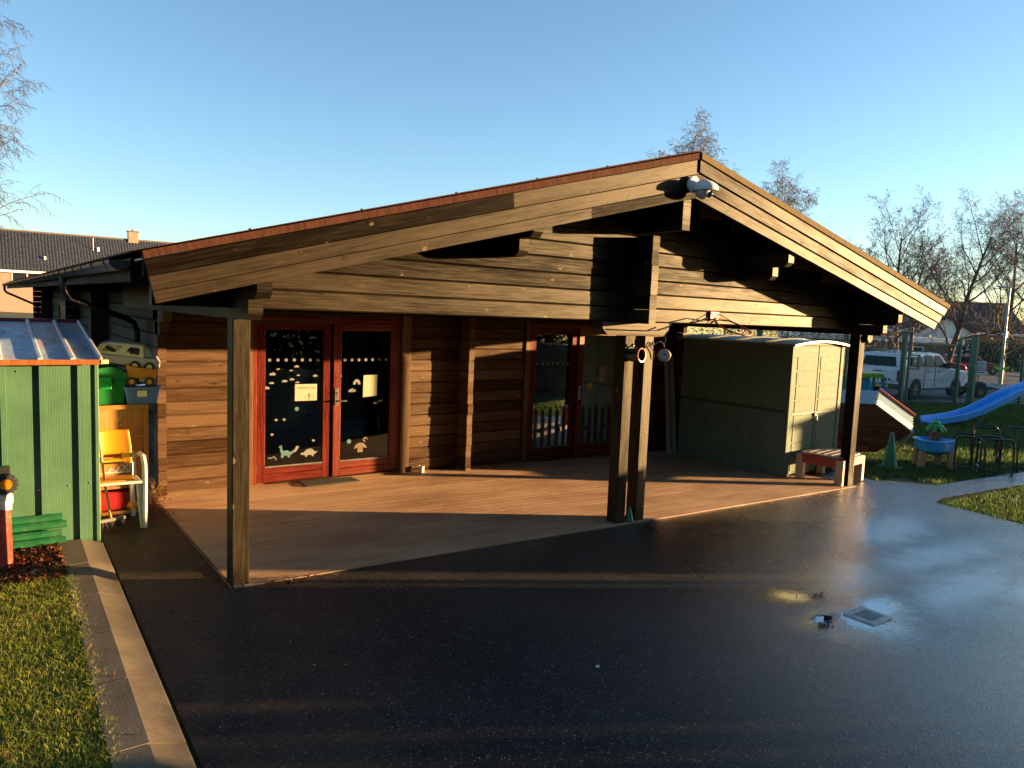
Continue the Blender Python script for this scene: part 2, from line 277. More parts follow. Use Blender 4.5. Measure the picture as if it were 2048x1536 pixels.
# ------------------------------------------------------------------ mesh helpers
def zg(x): return -.02*max(x, 0.0)          # the yard falls gently to the right
class MB:
    def __init__(s): s.v = []; s.f = []; s.uv = []
    def face(s, pts, uvs=None):
        i = len(s.v); s.v += [tuple(p) for p in pts]; s.f.append(tuple(range(i, i+len(pts))))
        if uvs is None:
            p = [Vector(q) for q in pts]; n = (p[1]-p[0]).cross(p[-1]-p[0]); a = max(range(3), key=lambda k: abs(n[k]))
            ax = [(1, 2), (0, 2), (0, 1)][a]; uvs = [(q[ax[0]], q[ax[1]]) for q in p]
        s.uv += list(uvs); return s
    def prism(s, prof, A, B, closed=True, caps=True, u0=0.0):
        """prof: list of 2-tuples mapped by function A(p) (start ring) and B(p) (end ring)"""
        n = len(prof); a = [Vector(A(p)) for p in prof]; b = [Vector(B(p)) for p in prof]; L = (b[0]-a[0]).length; v = 0.0
        for i in range(n if closed else n-1):
            j = (i+1) % n; w = (a[j]-a[i]).length
            s.face([a[i], a[j], b[j], b[i]], [(u0, v), (u0, v+w), (u0+L, v+w), (u0+L, v)]); v += w
        if caps and closed:
            s.face(a[::-1], [(p[0]*.3, p[1]) for p in prof[::-1]]); s.face(b, [(p[0]*.3, p[1]) for p in prof])
        return s
    def beam(s, p0, p1, w, h, up=(0,0,1), ch=.006, caps=True):
        p0 = Vector(p0); p1 = Vector(p1); d = (p1-p0).normalized(); up = Vector(up); sd = d.cross(up)
        if sd.length < 1e-4: sd = d.cross(Vector((0,1,0)))
        sd.normalize(); up = sd.cross(d); c = min(ch, w*.3, h*.3); W, H = w/2, h/2
        prof = [(-W+c,-H),(W-c,-H),(W,-H+c),(W,H-c),(W-c,H),(-W+c,H),(-W,H-c),(-W,-H+c)] if c > 0 else [(-W,-H),(W,-H),(W,H),(-W,H)]
        return s.prism(prof, lambda p: p0+sd*p[0]+up*p[1], lambda p: p1+sd*p[0]+up*p[1], caps=caps)
    def box(s, x0, x1, y0, y1, z0, z1, ch=.004):
        ext = [x1-x0, y1-y0, z1-z0]; a = ext.index(max(ext)); cx, cy, cz = (x0+x1)/2, (y0+y1)/2, (z0+z1)/2
        if a == 0: return s.beam((x0,cy,cz), (x1,cy,cz), ext[1], ext[2], (0,0,1), ch)
        if a == 1: return s.beam((cx,y0,cz), (cx,y1,cz), ext[0], ext[2], (0,0,1), ch)
        return s.beam((cx,cy,z0), (cx,cy,z1), ext[0], ext[1], (0,1,0), ch)
    def poly(s, pts2, f0, f1):
        """closed polygon extruded: f0/f1 map 2d -> 3d; n-gon caps"""
        return s.prism(pts2, f0, f1)
    def tube(s, pts, r, k=8, closed=False, caps=True):
        pts = [Vector(p) for p in pts]; n = len(pts); rr = r if isinstance(r, (list, tuple)) else [r]*n; rings = []; L = [0.0]
        for i in range(1, n): L.append(L[-1]+(pts[i]-pts[i-1]).length)
        ref = None
        for i in range(n):
            if closed: d = pts[(i+1) % n]-pts[i-1]
            else: d = pts[min(i+1, n-1)]-pts[max(i-1, 0)]
            d.normalize()
            if ref is None: ref = d.orthogonal().normalized()
            ref = (ref-d*ref.dot(d)); ref = ref.normalized() if ref.length > 1e-6 else d.orthogonal().normalized(); b = d.cross(ref)
            rings.append([pts[i]+(ref*math.cos(2*math.pi*j/k)+b*math.sin(2*math.pi*j/k))*rr[i] for j in range(k)])
        for i in range(n if closed else n-1):
            A = rings[i]; B = rings[(i+1) % n]
            for j in range(k):
                q = (j+1) % k; s.face([A[j], A[q], B[q], B[j]], [(L[i], j*.02), (L[i], j*.02+.02), (L[min(i+1,n-1)], j*.02+.02), (L[min(i+1,n-1)], j*.02)])
        if caps and not closed: s.face(rings[0][::-1]); s.face(rings[-1])
        return s
    def lathe(s, prof, o=(0,0,0), ax=(0,0,1), k=20, sx=1.0, sy=1.0):
        """prof: (r, t) pairs along axis ax from o"""
        o = Vector(o); ax = Vector(ax).normalized(); a = ax.orthogonal().normalized(); b = ax.cross(a)
        if abs(ax.z) > .99: a = Vector((1,0,0)); b = Vector((0,1,0))*(1 if ax.z > 0 else -1)
        P = [[o+ax*t+(a*math.cos(2*math.pi*j/k)*sx+b*math.sin(2*math.pi*j/k)*sy)*r for j in range(k)] for r, t in prof]
        for i in range(len(prof)-1):
            for j in range(k):
                q = (j+1) % k
                if prof[i][0] < 1e-6: s.face([P[i][0], P[i+1][q], P[i+1][j]][::-1] if False else [P[i][0], P[i+1][q], P[i+1][j]])
                elif prof[i+1][0] < 1e-6: s.face([P[i][j], P[i][q], P[i+1][0]])
                else: s.face([P[i][j], P[i][q], P[i+1][q], P[i+1][j]])
        return s
    def disc(s, o, n, r, k=14, ry=None):
        o = Vector(o); n = Vector(n).normalized(); a = Vector((0,0,1)).cross(n); a = a.normalized() if a.length > .1 else Vector((1,0,0)); b = n.cross(a); ry = ry or r
        return s.face([o+a*math.cos(2*math.pi*j/k)*r+b*math.sin(2*math.pi*j/k)*ry for j in range(k)])
    def mesh(s, name='mesh', smooth=False, merge=False):
        me = bpy.data.meshes.new(name); me.from_pydata(s.v, [], s.f)
        uvl = me.uv_layers.new(name='UVMap'); uvl.data.foreach_set('uv', np.array(s.uv, dtype=np.float32).ravel())
        if merge or smooth:
            import bmesh
            bm = bmesh.new(); bm.from_mesh(me); bmesh.ops.remove_doubles(bm, verts=bm.verts, dist=1e-5); bmesh.ops.recalc_face_normals(bm, faces=bm.faces); bm.to_mesh(me); bm.free()
        if smooth:
            me.polygons.foreach_set('use_smooth', [True]*len(me.polygons)); me.set_sharp_from_angle(angle=rad(40))
        me.update(); return me
def tag(o, label=None, cat=None, group=None, kind=None):
    if label: o['label'] = label
    if cat: o['category'] = cat
    if group: o['group'] = group
    if kind: o['kind'] = kind
    return o
def obj(name, mb, mat, parent=None, smooth=False, loc=None, rot=None, bev=0.0, merge=False):
    me = mb if isinstance(mb, bpy.types.Mesh) else mb.mesh(name, smooth, merge or bev > 0)
    if len(me.materials) == 0: me.materials.append(MT[mat] if isinstance(mat, str) else mat)
    o = bpy.data.objects.new(name, me); COL.objects.link(o)
    if parent is not None: o.parent = parent
    if loc is not None: o.location = loc
    if rot is not None: o.rotation_euler = rot
    if bev:
        m = o.modifiers.new('bevel', 'BEVEL'); m.width = bev; m.segments = 2; m.limit_method = 'ANGLE'; m.angle_limit = rad(35)
    return o
def thing(name, label, cat, loc=(0,0,0), rz=0.0, group=None):
    o = bpy.data.objects.new(name, None); COL.objects.link(o); o.location = loc; o.rotation_euler = (0,0,rz); o.empty_display_size = .2
    return tag(o, label, cat, group)
def structure(name, mb, mat, label=None):
    o = obj(name, mb, mat); tag(o, label, None, None, 'structure'); return o
def np_mesh(name, V, F, mat, smooth=False):
    """V (n,3), F (m,k) same-size faces"""
    me = bpy.data.meshes.new(name); V = np.asarray(V, np.float32); F = np.asarray(F, np.int32); k = F.shape[1]
    me.vertices.add(len(V)); me.vertices.foreach_set('co', V.ravel()); me.loops.add(F.size); me.loops.foreach_set('vertex_index', F.ravel())
    me.polygons.add(len(F)); me.polygons.foreach_set('loop_start', np.arange(0, F.size, k, dtype=np.int32)); me.polygons.foreach_set('loop_total', np.full(len(F), k, np.int32))
    if smooth: me.polygons.foreach_set('use_smooth', np.ones(len(F), bool))
    me.update(calc_edges=True); me.validate(); me.materials.append(MT[mat]); return me

# ------------------------------------------------------------------ the ground
mb = MB()
for x0, x1 in ((-160, 0), (0, 30), (30, 420)):
    ys = [-160, -30, 0, 30, 120, 420]
    for y0, y1 in zip(ys, ys[1:]):
        mb.face([(x0,y0,zg(x0)-.045),(x1,y0,zg(x1)-.045),(x1,y1,zg(x1)-.045),(x0,y1,zg(x0)-.045)])
structure('ground', mb, 'soil')
def sheet(name, pts, dz, mat):
    m = MB(); m.face([(x, y, zg(x)+dz) for x, y in pts]); return structure(name, m, mat)
# wet yard (two planar pieces meet at x = 0, where the fall begins)
m = MB()
m.face([(x,y,-.007) for x, y in [(-.95,-14),(0,-14),(0,3.1),(-.78,3.1),(-.72,1.6),(-.80,-2.5)]])
m.face([(x,y,zg(x)-.007) for x, y in [(0,-14),(9.0,-14),(8.92,-2.3),(9.08,-1.15),(9.5,-1.05),(14.5,-1.3),(14.5,-.75),(10.4,-.55),(9.75,.05),(9.75,.4),(9.9,3.3),(0,3.3)]])
structure('yard', m, 'asphalt')
sheet('car_park', [(20.0,11.0),(34.0,5.4),(75,-12),(110,10),(75,40),(40,60),(20,30)], -.035, 'tarmac')
# verge raised behind the kerb on the left
m = MB(); m.face([(-60,-14,.06),(-1.10,-14,.06),(-1.10,-2.5,.06),(-1.04,1.8,.06),(-60,1.8,.06)]); structure('lawn', m, 'soil')

# ------------------------------------------------------------------ decking under the porch
deck = thing('decking', 'wet brown timber decking under the porch roof', 'decking')
y = -.065; k = 0
while y < 3.19:
    m = MB(); x0 = -.045; x1 = 9.0 if y > .02 else 8.97; dz = random.uniform(-.0004, .0004); w = .1164
    prof = [(0,-.028),(w,-.028),(w,0),(0,0)]
    m.prism(prof, lambda p: (x0, y+p[0], p[1]+dz), lambda p: (0, y+p[0], p[1]+dz), caps=True)
    m.prism(prof, lambda p: (0, y+p[0], p[1]+dz), lambda p: (x1, y+p[0], zg(x1)+p[1]+dz), caps=True, u0=.045)
    obj('deck_board', m, 'deck', deck); y += .119; k += 1
m = MB(); m.beam((-.06,-.06,-.022),(-.06,3.15,-.022),.022,.05); obj('edge_board', m, 'trim', deck)

# ------------------------------------------------------------------ the log cabin
cabin = thing('log_cabin', 'long dark stained log cabin with a low gabled porch', 'building')
H = .153; ZB = .115
AX, AZ = 4.30, 3.839            # ridge at the front
LX, LZ = -.78, 2.442; RX, RZ = 9.97, 2.536
def roof_z(x): return LZ+(x-LX)*(AZ-LZ)/(AX-LX) if x < AX else AZ+(x-AX)*(RZ-AZ)/(RX-AX)
def xl(z): return LX+(z-LZ)*(AX-LX)/(AZ-LZ)
def xr(z): return AX+(AZ-z)*(RX-AX)/(AZ-RZ)
def log_x(x0, x1, yf, z0, mat='cabin', h=H, thick=.10, wob=.0015):
    """wall log along x, front face at y = yf, chamfered top and bottom so that the joints read as grooves"""
    c = .011; m = MB(); d = random.uniform(-wob, wob)
    prof = [(0,c),(0,h-c),(c*1.3,h-.0015),(thick,h-.0015),(thick,.0),(c*1.3,.0)]
    m.prism(prof, lambda p: (x0, yf+d+p[0], z0+p[1]), lambda p: (x1, yf+d+p[0], z0+p[1]), u0=random.uniform(0, 9)); return obj('log', m, mat, cabin)
def log_y(y0, y1, xf, z0, mat='cabin', h=H, thick=.10, sgn=1):
    c = .011; m = MB(); prof = [(0,c),(0,h-c),(c*1.3,h-.0015),(thick,h-.0015),(thick,.0),(c*1.3,.0)]
    m.prism(prof, lambda p: (xf+sgn*p[0], y0, z0+p[1]), lambda p: (xf+sgn*p[0], y1, z0+p[1]), u0=random.uniform(0, 9)); return obj('log', m, mat, cabin)
# gable wall over the porch
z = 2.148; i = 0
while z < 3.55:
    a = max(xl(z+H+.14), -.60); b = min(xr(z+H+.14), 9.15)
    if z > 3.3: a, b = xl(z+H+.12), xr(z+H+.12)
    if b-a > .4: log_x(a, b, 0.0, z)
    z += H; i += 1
# front wall of the room behind the porch
YF = 3.22; z = ZB-2*H; i = 0
while z < 3.5:
    if z+H < 2.06:
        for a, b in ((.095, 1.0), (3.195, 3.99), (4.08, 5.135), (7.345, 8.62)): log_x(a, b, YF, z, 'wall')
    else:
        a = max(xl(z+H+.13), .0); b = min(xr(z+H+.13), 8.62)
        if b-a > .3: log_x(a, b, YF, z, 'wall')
    z += H
m = MB(); m.box(0,8.6,YF+.02,YF+.09,2.03,2.13); obj('lintel', m, 'wall', cabin)
# corner stacks: ends of the cross walls standing proud of the front wall
def stack(x0, x1, y0, y1, z0, z1, mat, jag=.012):
    z = z0
    while z < z1-.03:
        h = min(H, z1-z); m = MB(); q = random.uniform(-jag, jag)
        m.beam(((x0+x1)/2, y0+q, z+h/2), ((x0+x1)/2, y1, z+h/2), x1-x0, h-.003, (0,0,1), .008); obj('log_end', m, mat, cabin); z += h
stack(0.0,.088, 3.075, YF+.1, ZB-H, 2.1, 'wall'); stack(3.992,4.078, 2.97, YF+.1, ZB-2*H, 2.1, 'wall'); stack(8.53,8.62, 3.05, YF+.1, ZB-2*H, 2.1, 'wall')
stack(4.10,4.20, -.30, 0.0, 2.13, 3.06, 'post', .004)
for zz, yy in ((1.95,2.78),(1.80,2.95)):
    m = MB(); m.box(0,.09,yy,YF,zz,zz+.15); obj('corner_bracket', m, 'wall', cabin)
# side wall running back, with cross-wall ends, windows and the dark gaps between
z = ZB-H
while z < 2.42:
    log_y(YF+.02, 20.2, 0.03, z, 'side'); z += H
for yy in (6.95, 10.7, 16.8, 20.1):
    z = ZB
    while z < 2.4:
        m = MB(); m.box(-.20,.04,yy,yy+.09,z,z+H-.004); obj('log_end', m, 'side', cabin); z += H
for y0, y1 in ((7.35, 8.85), (11.3, 14.6), (17.4, 19.7)):
    w = MB()
    for a, b, c, d in ((y0,y1,1.95,2.03),(y0,y1,.85,.93)): w.box(-.015,.06,a,b,c,d)
    for a in (y0, (y0+y1)/2-.04, y1-.08): w.box(-.013,.058,a,a+.08,.93,1.95)
    wo_ = obj('window', w, 'trim', cabin); g = MB(); g.box(.012,.02,y0+.03,y1-.03,.9,1.97,0); obj('pane', g, 'win_dark', wo_)
# back and far side so that the place holds together from elsewhere
m = MB(); m.box(8.52,8.62,YF+.1,20.2,-.3,2.5); m.box(.05,8.5,20.1,20.2,-.3,2.45); obj('rear_wall', m, 'cabin', cabin)
m = MB(); m.poly([(0,2.42),(8.62,2.42),(8.62,2.7),(AX,3.66),(0,2.56)], lambda p: (p[0],20.05,p[1]), lambda p: (p[0],20.15,p[1])); obj('rear_gable', m, 'cabin', cabin)
m = MB(); m.box(.1,8.5,YF+.12,20.0,-.30,-.06,0); obj('room_floor', m, 'interior', cabin)
m = MB(); m.box(.14,8.5,8.2,8.3,-.06,2.4,0); m.box(.14,8.5,YF+.14,8.2,2.40,2.44,0); obj('room_wall', m, 'interior', cabin)
m = MB()
for x0, x1, z1 in ((1.0,2.1,.75),(2.6,3.4,.62),(5.2,6.2,.7),(6.5,7.4,.9)): m.box(x0,x1,5.6,6.3,z1-.06,z1); m.box(x0+.05,x0+.1,5.7,5.75,-.06,z1-.06); m.box(x1-.1,x1-.05,5.7,5.75,-.06,z1-.06)
obj('room_table', m, 'interior', cabin)

# posts
for x0, x1, zt in ((-.052,.080,2.07),(4.052,4.195,2.0),(4.352,4.495,2.0),(8.80,8.95,2.07)):
    m = MB(); m.beam(((x0+x1)/2,.055,zg(x0)-.02), ((x0+x1)/2,.055,zt), x1-x0, .15, (0,1,0), .007); obj('post', m, 'post', cabin)
# bearer on the twin posts with chamfered ends
m = MB(); m.poly([(3.68,2.142),(3.68,2.07),(3.755,2.0),(4.60,2.0),(4.685,2.07),(4.685,2.142)][::-1], lambda p: (p[0],.13,p[1]), lambda p: (p[0],-.055,p[1])); obj('bearer', m, 'post', cabin)
m = MB(); m.lathe([(.0,0),(.065,0),(.07,.02),(.07,.06),(.0,.06)], (8.985,-.015,2.03), (0,-1,0), 18); obj('post_cap', m, 'post', cabin)
# purlins: pairs of logs with the upper one running further out
for x, zt, steps in ((-.05,2.07,((0,-.40),(1,-.60),(2,-.58))), (2.29,2.70,((0,-.42),(1,-.62),(2,-.6))), (6.04,2.70,((0,-.40),(1,-.60),(2,-.6))), (8.70,2.07,((0,-.40),(1,-.60),(2,-.58)))):
    for s_, ye in steps:
        h = .152 if s_ < 2 else max(.05, roof_z(x+.05)-.12-(zt+2*.153))
        m = MB(); c = .05
        if s_ < 2:
            prof = [(ye, zt+s_*.153+.045),(ye, zt+s_*.153+h),(5.0, zt+s_*.153+h),(5.0, zt+s_*.153),(ye+.05, zt+s_*.153)]
            m.prism(prof, lambda p: (x,p[0],p[1]), lambda p: (x+.105,p[0],p[1]))
        else: m.box(x,x+.105,ye,5.0,zt+2*.153,zt+2*.153+h)
        obj('purlin', m, 'post' if s_ < 2 else 'cabin', cabin)
m = MB(); m.box(4.165,4.275,-.62,5.0,3.09,3.40); obj('ridge_purlin', m, 'post', cabin)
m = MB(); m.box(4.17,4.27,-.60,5.0,3.402,3.66); obj('ridge_purlin', m, 'cabin', cabin)

# roof: soffit boards, sheets, verge strips
for a, b in (((LX+.03, LZ-.02), (AX, AZ-.028)), ((AX, AZ-.028), (RX-.03, RZ-.02))):
    n = 5
    m = MB(); q = [(a[0],a[1]-.09),(b[0],b[1]-.09),(b[0],b[1]),(a[0],a[1])]
    m.poly(q, lambda p: (p[0],-.60,p[1]), lambda p: (p[0],20.5,p[1])); obj('roof_slope', m, 'soffit', cabin)
def rake(p0, p1, q0, q1, fr, mats, name, tops, cuts=None):
    """boards between the rake's top line p0->p1 and bottom line q0->q1; fr: board fractions"""
    for k, (f0, f1) in enumerate(fr):
        A = [Vector((p0[0]+(q0[0]-p0[0])*f, 0, p0[1]+(q0[1]-p0[1])*f)) for f in (f0, f1)]; B = [Vector((p1[0]+(q1[0]-p1[0])*f, 0, p1[1]+(q1[1]-p1[1])*f)) for f in (f0, f1)]
        yo, yi = tops[k]; m = MB(); c = .004
        P = [(A[1],yi),(A[1],yo+c),(A[1]*.97+A[0]*.03,yo),(A[0]*.97+A[1]*.03,yo),(A[0],yo+c),(A[0],yi)]
        Q = [(B[1],yi),(B[1],yo+c),(B[1]*.97+B[0]*.03,yo),(B[0]*.97+B[1]*.03,yo),(B[0],yo+c),(B[0],yi)]
        idx = [(i, 0) for i in range(6)]
        A3 = lambda p: Vector((P[p[0]][0].x, P[p[0]][1], P[p[0]][0].z)); B3 = lambda p: Vector((Q[p[0]][0].x, Q[p[0]][1], Q[p[0]][0].z))
        cc = [0.0]+list((cuts or {}).get(k, []))+[1.0]
        for t0, t1 in zip(cc, cc[1:]):
            g = .0004 if t0 > 0 else 0.0; m = MB(); dy = Vector((0, random.uniform(-.0025,.0025) if len(cc) > 2 else 0, 0))
            m.prism(idx, lambda p: A3(p).lerp(B3(p), t0+g)+dy, lambda p: A3(p).lerp(B3(p), t1)+dy, u0=random.uniform(0, 7)); obj(name[k], m, mats[k], cabin)
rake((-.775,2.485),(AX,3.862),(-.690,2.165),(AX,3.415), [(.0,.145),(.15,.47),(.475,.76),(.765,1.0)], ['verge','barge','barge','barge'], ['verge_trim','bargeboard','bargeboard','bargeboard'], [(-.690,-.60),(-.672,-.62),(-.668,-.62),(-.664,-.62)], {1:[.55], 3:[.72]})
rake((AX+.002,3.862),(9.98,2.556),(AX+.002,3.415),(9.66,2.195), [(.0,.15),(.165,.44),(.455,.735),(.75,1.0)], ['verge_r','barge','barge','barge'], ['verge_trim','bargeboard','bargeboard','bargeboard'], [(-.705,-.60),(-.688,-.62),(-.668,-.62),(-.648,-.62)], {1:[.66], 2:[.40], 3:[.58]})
# profiled roof sheets with ribs
for (a, b) in (((-.83,2.47),(AX,3.875)), ((AX,3.875),(10.03,2.565))):
    m = MB(); m.poly([(a[0],a[1]),(b[0],b[1]),(b[0],b[1]+.012),(a[0],a[1]+.012)], lambda p: (p[0],-.66,p[1]), lambda p: (p[0],20.55,p[1])); rs = obj('roof_sheet', m, 'verge', cabin)
    for s_ in range(6):
        x = a[0]+(b[0]-a[0])*(s_+.9)/6.4; zz = a[1]+(b[1]-a[1])*(s_+.9)/6.4+.010
        m = MB(); m.lathe([(.012,0),(.010,.008),(0,.012)], (x,-.63,zz), (0,0,1), 8); obj('roof_bolt', m, 'black_plastic', rs)
# gutter with brackets and downpipes on the left eave
gut = MB(); prof = [(-.06+.06*math.cos(t)*1.0, -.06*math.sin(t)) for t in [math.pi*i/8 for i in range(9)]]
outer = [(-.875+.062*math.cos(math.pi*i/8), 2.425-.062*math.sin(math.pi*i/8)) for i in range(9)]
inner = [(-.875+.056*math.cos(math.pi*i/8), 2.425-.056*math.sin(math.pi*i/8)) for i in range(8,-1,-1)]
gut.prism(outer+inner, lambda p: (p[0],-.52,p[1]), lambda p: (p[0],20.6,p[1])); go = obj('gutter', gut, 'gutter', cabin)
yy = -.3
while yy < 20:
    m = MB(); m.prism([(-.875+.068*math.cos(math.pi*i/8), 2.43-.068*math.sin(math.pi*i/8)) for i in range(9)]+[(-.875+.060*math.cos(math.pi*i/8), 2.43-.060*math.sin(math.pi*i/8)) for i in range(8,-1,-1)], lambda p: (p[0],yy,p[1]), lambda p: (p[0],yy+.03,p[1])); obj('gutter_bracket', m, 'black_plastic', go); yy += .62
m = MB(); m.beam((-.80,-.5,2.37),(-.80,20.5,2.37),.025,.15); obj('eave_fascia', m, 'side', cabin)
m = MB(); m.poly([(-.875+.062*math.cos(math.pi*i/8), 2.425-.062*math.sin(math.pi*i/8)) for i in range(9)], lambda p: (p[0],-.521,p[1]), lambda p: (p[0],-.528,p[1])); obj('gutter_end', m, 'gutter', go)
m = MB(); m.tube([(-.875,3.05,2.37),(-.875,3.06,2.24),(-.82,3.1,2.16),(-.22,3.75,1.96),(-.10,3.9,1.90),(-.06,3.95,1.80),(-.06,3.95,.0)], .034, 10); obj('downpipe', m, 'gutter', cabin, smooth=True)
m = MB(); m.tube([(-.875,20.4,2.37),(-.875,20.4,2.25),(-.82,20.4,2.18),(-.12,20.3,1.85),(-.06,20.3,1.75),(-.06,20.3,0)], .034, 8); obj('downpipe', m, 'gutter', cabin, smooth=True)

# ---- doors
def door_pair(dx, second):
    for a, b in ((1.0,1.068),(3.055,3.195)): m = MB(); m.box(a+dx,b+dx,YF-.03,YF+.05,zg(2+dx)-.02,2.10); obj('door_trim', m, 'trim', cabin)
    m = MB()
    for a, b in ((1.07,1.122),(3.0,3.053)): m.box(a+dx,b+dx,YF-.005,YF+.09,zg(2+dx)-.03,2.03)
    m.box(1.122+dx,3.0+dx,YF-.005,YF+.09,1.985,2.03); obj('door_frame', m, 'red', cabin)
    m = MB(); m.box(1.07+dx,3.05+dx,YF-.06,YF+.09,zg(2+dx)-.04,zg(2+dx)+.016); obj('threshold', m, 'trim', cabin)
    for k, (a, b, yo) in enumerate(((1.127,2.062,YF+.012),(2.092,2.996,YF-.012))):
        a += dx; b += dx; z0 = zg(2+dx)+.025; z1 = 1.98; y0, y1 = yo, yo+.045; ga, gb = a+.102, b-.10
        gz0 = z0+.185; gz1 = 1.876
        m = MB(); m.box(a,ga,y0,y1,z0,z1); m.box(gb,b,y0,y1,z0,z1); m.box(ga,gb,y0+.002,y1,gz1,z1-.001)
        m.box(ga,gb,y0+.002,y1,z0,z0+.095); m.box(ga,gb,y0+.003,y1,z0+.099,gz0)
        d = obj('door', m, 'red', cabin)
        m = MB(); m.box(ga-.002,gb+.002,y0+.02,y0+.026,gz0-.002,gz1+.002,0); obj('pane', m, 'glass', d)
        m = MB(); m.box(ga,gb,y0-.006,y0+.018,gz0,gz0+.016,.002); obj('glazing_bead', m, 'sticker_grey', d)
        for zz in (.18,1.02,1.72):
            xh = a-.012 if k == 0 else b+.002
            m = MB(); m.box(xh,xh+.012,y0-.012,y0+.02,z0+zz-.05,z0+zz+.05,.002); obj('hinge', m, 'dark_steel', d)
        ys = y0+.0165   # stickers on the face of the glass
        def st(name, mat, fn):
            m = MB(); fn(m); obj(name, m, mat, d)
        def pol(m, cx, cz, pts, s=1.0):
            m.poly([(cx+p[0]*s, cz+p[1]*s) for p in pts][::-1], lambda p: (p[0],ys+.003,p[1]), lambda p: (p[0],ys,p[1]))
        def circ(m, cx, cz, r, n=12, rz=None): pol(m, cx, cz, [(math.cos(2*math.pi*i/n)*r, math.sin(2*math.pi*i/n)*(rz or r)) for i in range(n)])
        rows = [1.50] if not second else [1.50, .80]
        for rz_ in rows:
            for i in range(7): st('glass_dot', 'sticker' if k else ('sticker' if second else 'sticker_grey'), lambda m, i=i: circ(m, ga+.055+i*(gb-ga-.10)/6.2, rz_+zg(2+dx)+.04, .021))
        def cloud(m, cx, cz, s):
            pol(m, cx, cz, [(-.05,-.015),(-.03,-.022),(0,-.02),(.03,-.022),(.05,-.012),(.045,.008),(.025,.012),(.012,.024),(-.008,.022),(-.018,.012),(-.04,.01)], s)
        if not second and k == 0:
            for cx, cz, s in ((.08,1.33,.9),(.14,1.39,.5),(.21,1.24,.8),(.07,1.22,.7),(.34,1.42,.7),(.28,1.37,.5),(.36,1.31,.5),(.29,1.26,.7),(.35,1.22,.6),(.55,1.30,.7),(.015,1.16,.9)): st('cloud_sticker', 'sticker', lambda m: cloud(m, ga+cx*1.15, cz, s*.9))
            st('flower_sticker', 'sticker_teal', lambda m: pol(m, ga+.40, .885, [((.034 if i % 2 else .02)*math.cos(math.pi*i/7), (.034 if i % 2 else .02)*math.sin(math.pi*i/7)) for i in range(14)]))
            for cx, cz in ((.14,.76),(.24,.76),(.62,.47),(.09,.58)): st('speck_sticker', 'sticker', lambda m: pol(m, ga+cx, cz, [(-.022,.012),(.022,.008),(.012,-.015),(-.01,-.016)]))
            # long-necked dinosaur, spiky dinosaur, worm and bone
            st('dinosaur_sticker', 'sticker_teal', lambda m: pol(m, ga+.25, .325, [(-.07,.10),(-.035,.11),(-.03,.06),(-.01,.035),(.03,.045),(.07,.02),(.10,.03),(.11,.055),(.118,.02),(.10,-.01),(.07,-.02),(.07,-.05),(.04,-.05),(.035,-.025),(-.01,-.025),(-.015,-.05),(-.045,-.05),(-.045,.01),(-.06,.05),(-.055,.085),(-.08,.085)]))
            st('dinosaur_sticker', 'sticker', lambda m: pol(m, ga+.57, .315, [(-.12,-.01),(-.10,.01),(-.07,.005),(-.06,.03),(-.045,.025),(-.035,.05),(-.018,.04),(0,.06),(.012,.042),(.035,.055),(.04,.03),(.062,.03),(.062,.008),(.11,.012),(.075,-.02),(.055,-.025),(.055,-.05),(.032,-.05),(.03,-.03),(-.03,-.03),(-.032,-.05),(-.055,-.05),(-.06,-.025),(-.09,-.025)]))
            st('bone_sticker', 'sticker', lambda m: pol(m, ga+.40, .37, [(-.035,-.03),(-.01,-.035),(.035,.03),(.02,.045),(-.005,.04)]))
            st('worm_sticker', 'sticker_grey', lambda m: pol(m, ga+.10, .275, [(-.06,.02),(-.05,.0),(-.03,.005),(-.01,.0),(.005,.02),(.03,.0),(.05,-.03),(.05,-.01),(.03,.02),(.01,.035),(-.005,.018),(-.03,.018),(-.045,.018)]))
        if not second and k == 1:
            st('rainbow_sticker', 'sticker', lambda m: pol(m, ga+.225, 1.175, [(.052*math.cos(math.pi*i/8), .07*math.sin(math.pi*i/8)) for i in range(9)]+[(.018*math.cos(math.pi*i/6), .03*math.sin(math.pi*i/6)) for i in range(6,-1,-1)]))
            st('cloud_sticker', 'sticker_grey', lambda m: cloud(m, ga+.16, 1.10, 1.1))
            for cx, cz in ((.50,.92),(.57,.945)): st('speck_sticker', 'sticker', lambda m: pol(m, ga+cx, cz, [(-.03,.012),(.03,.018),(.028,-.01),(-.028,-.014)]))
            st('flower_sticker', 'sticker_teal', lambda m: pol(m, ga+.13, .425, [((.038 if i % 2 else .022)*math.cos(math.pi*i/7), (.038 if i % 2 else .022)*math.sin(math.pi*i/7)) for i in range(14)]))
            st('mushroom_sticker', 'sticker_brown', lambda m: pol(m, ga+.29, .32, [(-.09,0),(-.07,.05),(-.03,.075),(.03,.075),(.07,.05),(.10,0),(.035,.012),(.04,-.05),(-.04,-.05),(-.035,.012)]))
            st('swirl_sticker', 'sticker_brown', lambda m: pol(m, ga+.36, .435, [(.035*math.cos(.8*i), .035*math.sin(.8*i)) for i in range(7)]+[(.016*math.cos(.8*i), .016*math.sin(.8*i)) for i in range(6,-1,-1)]))
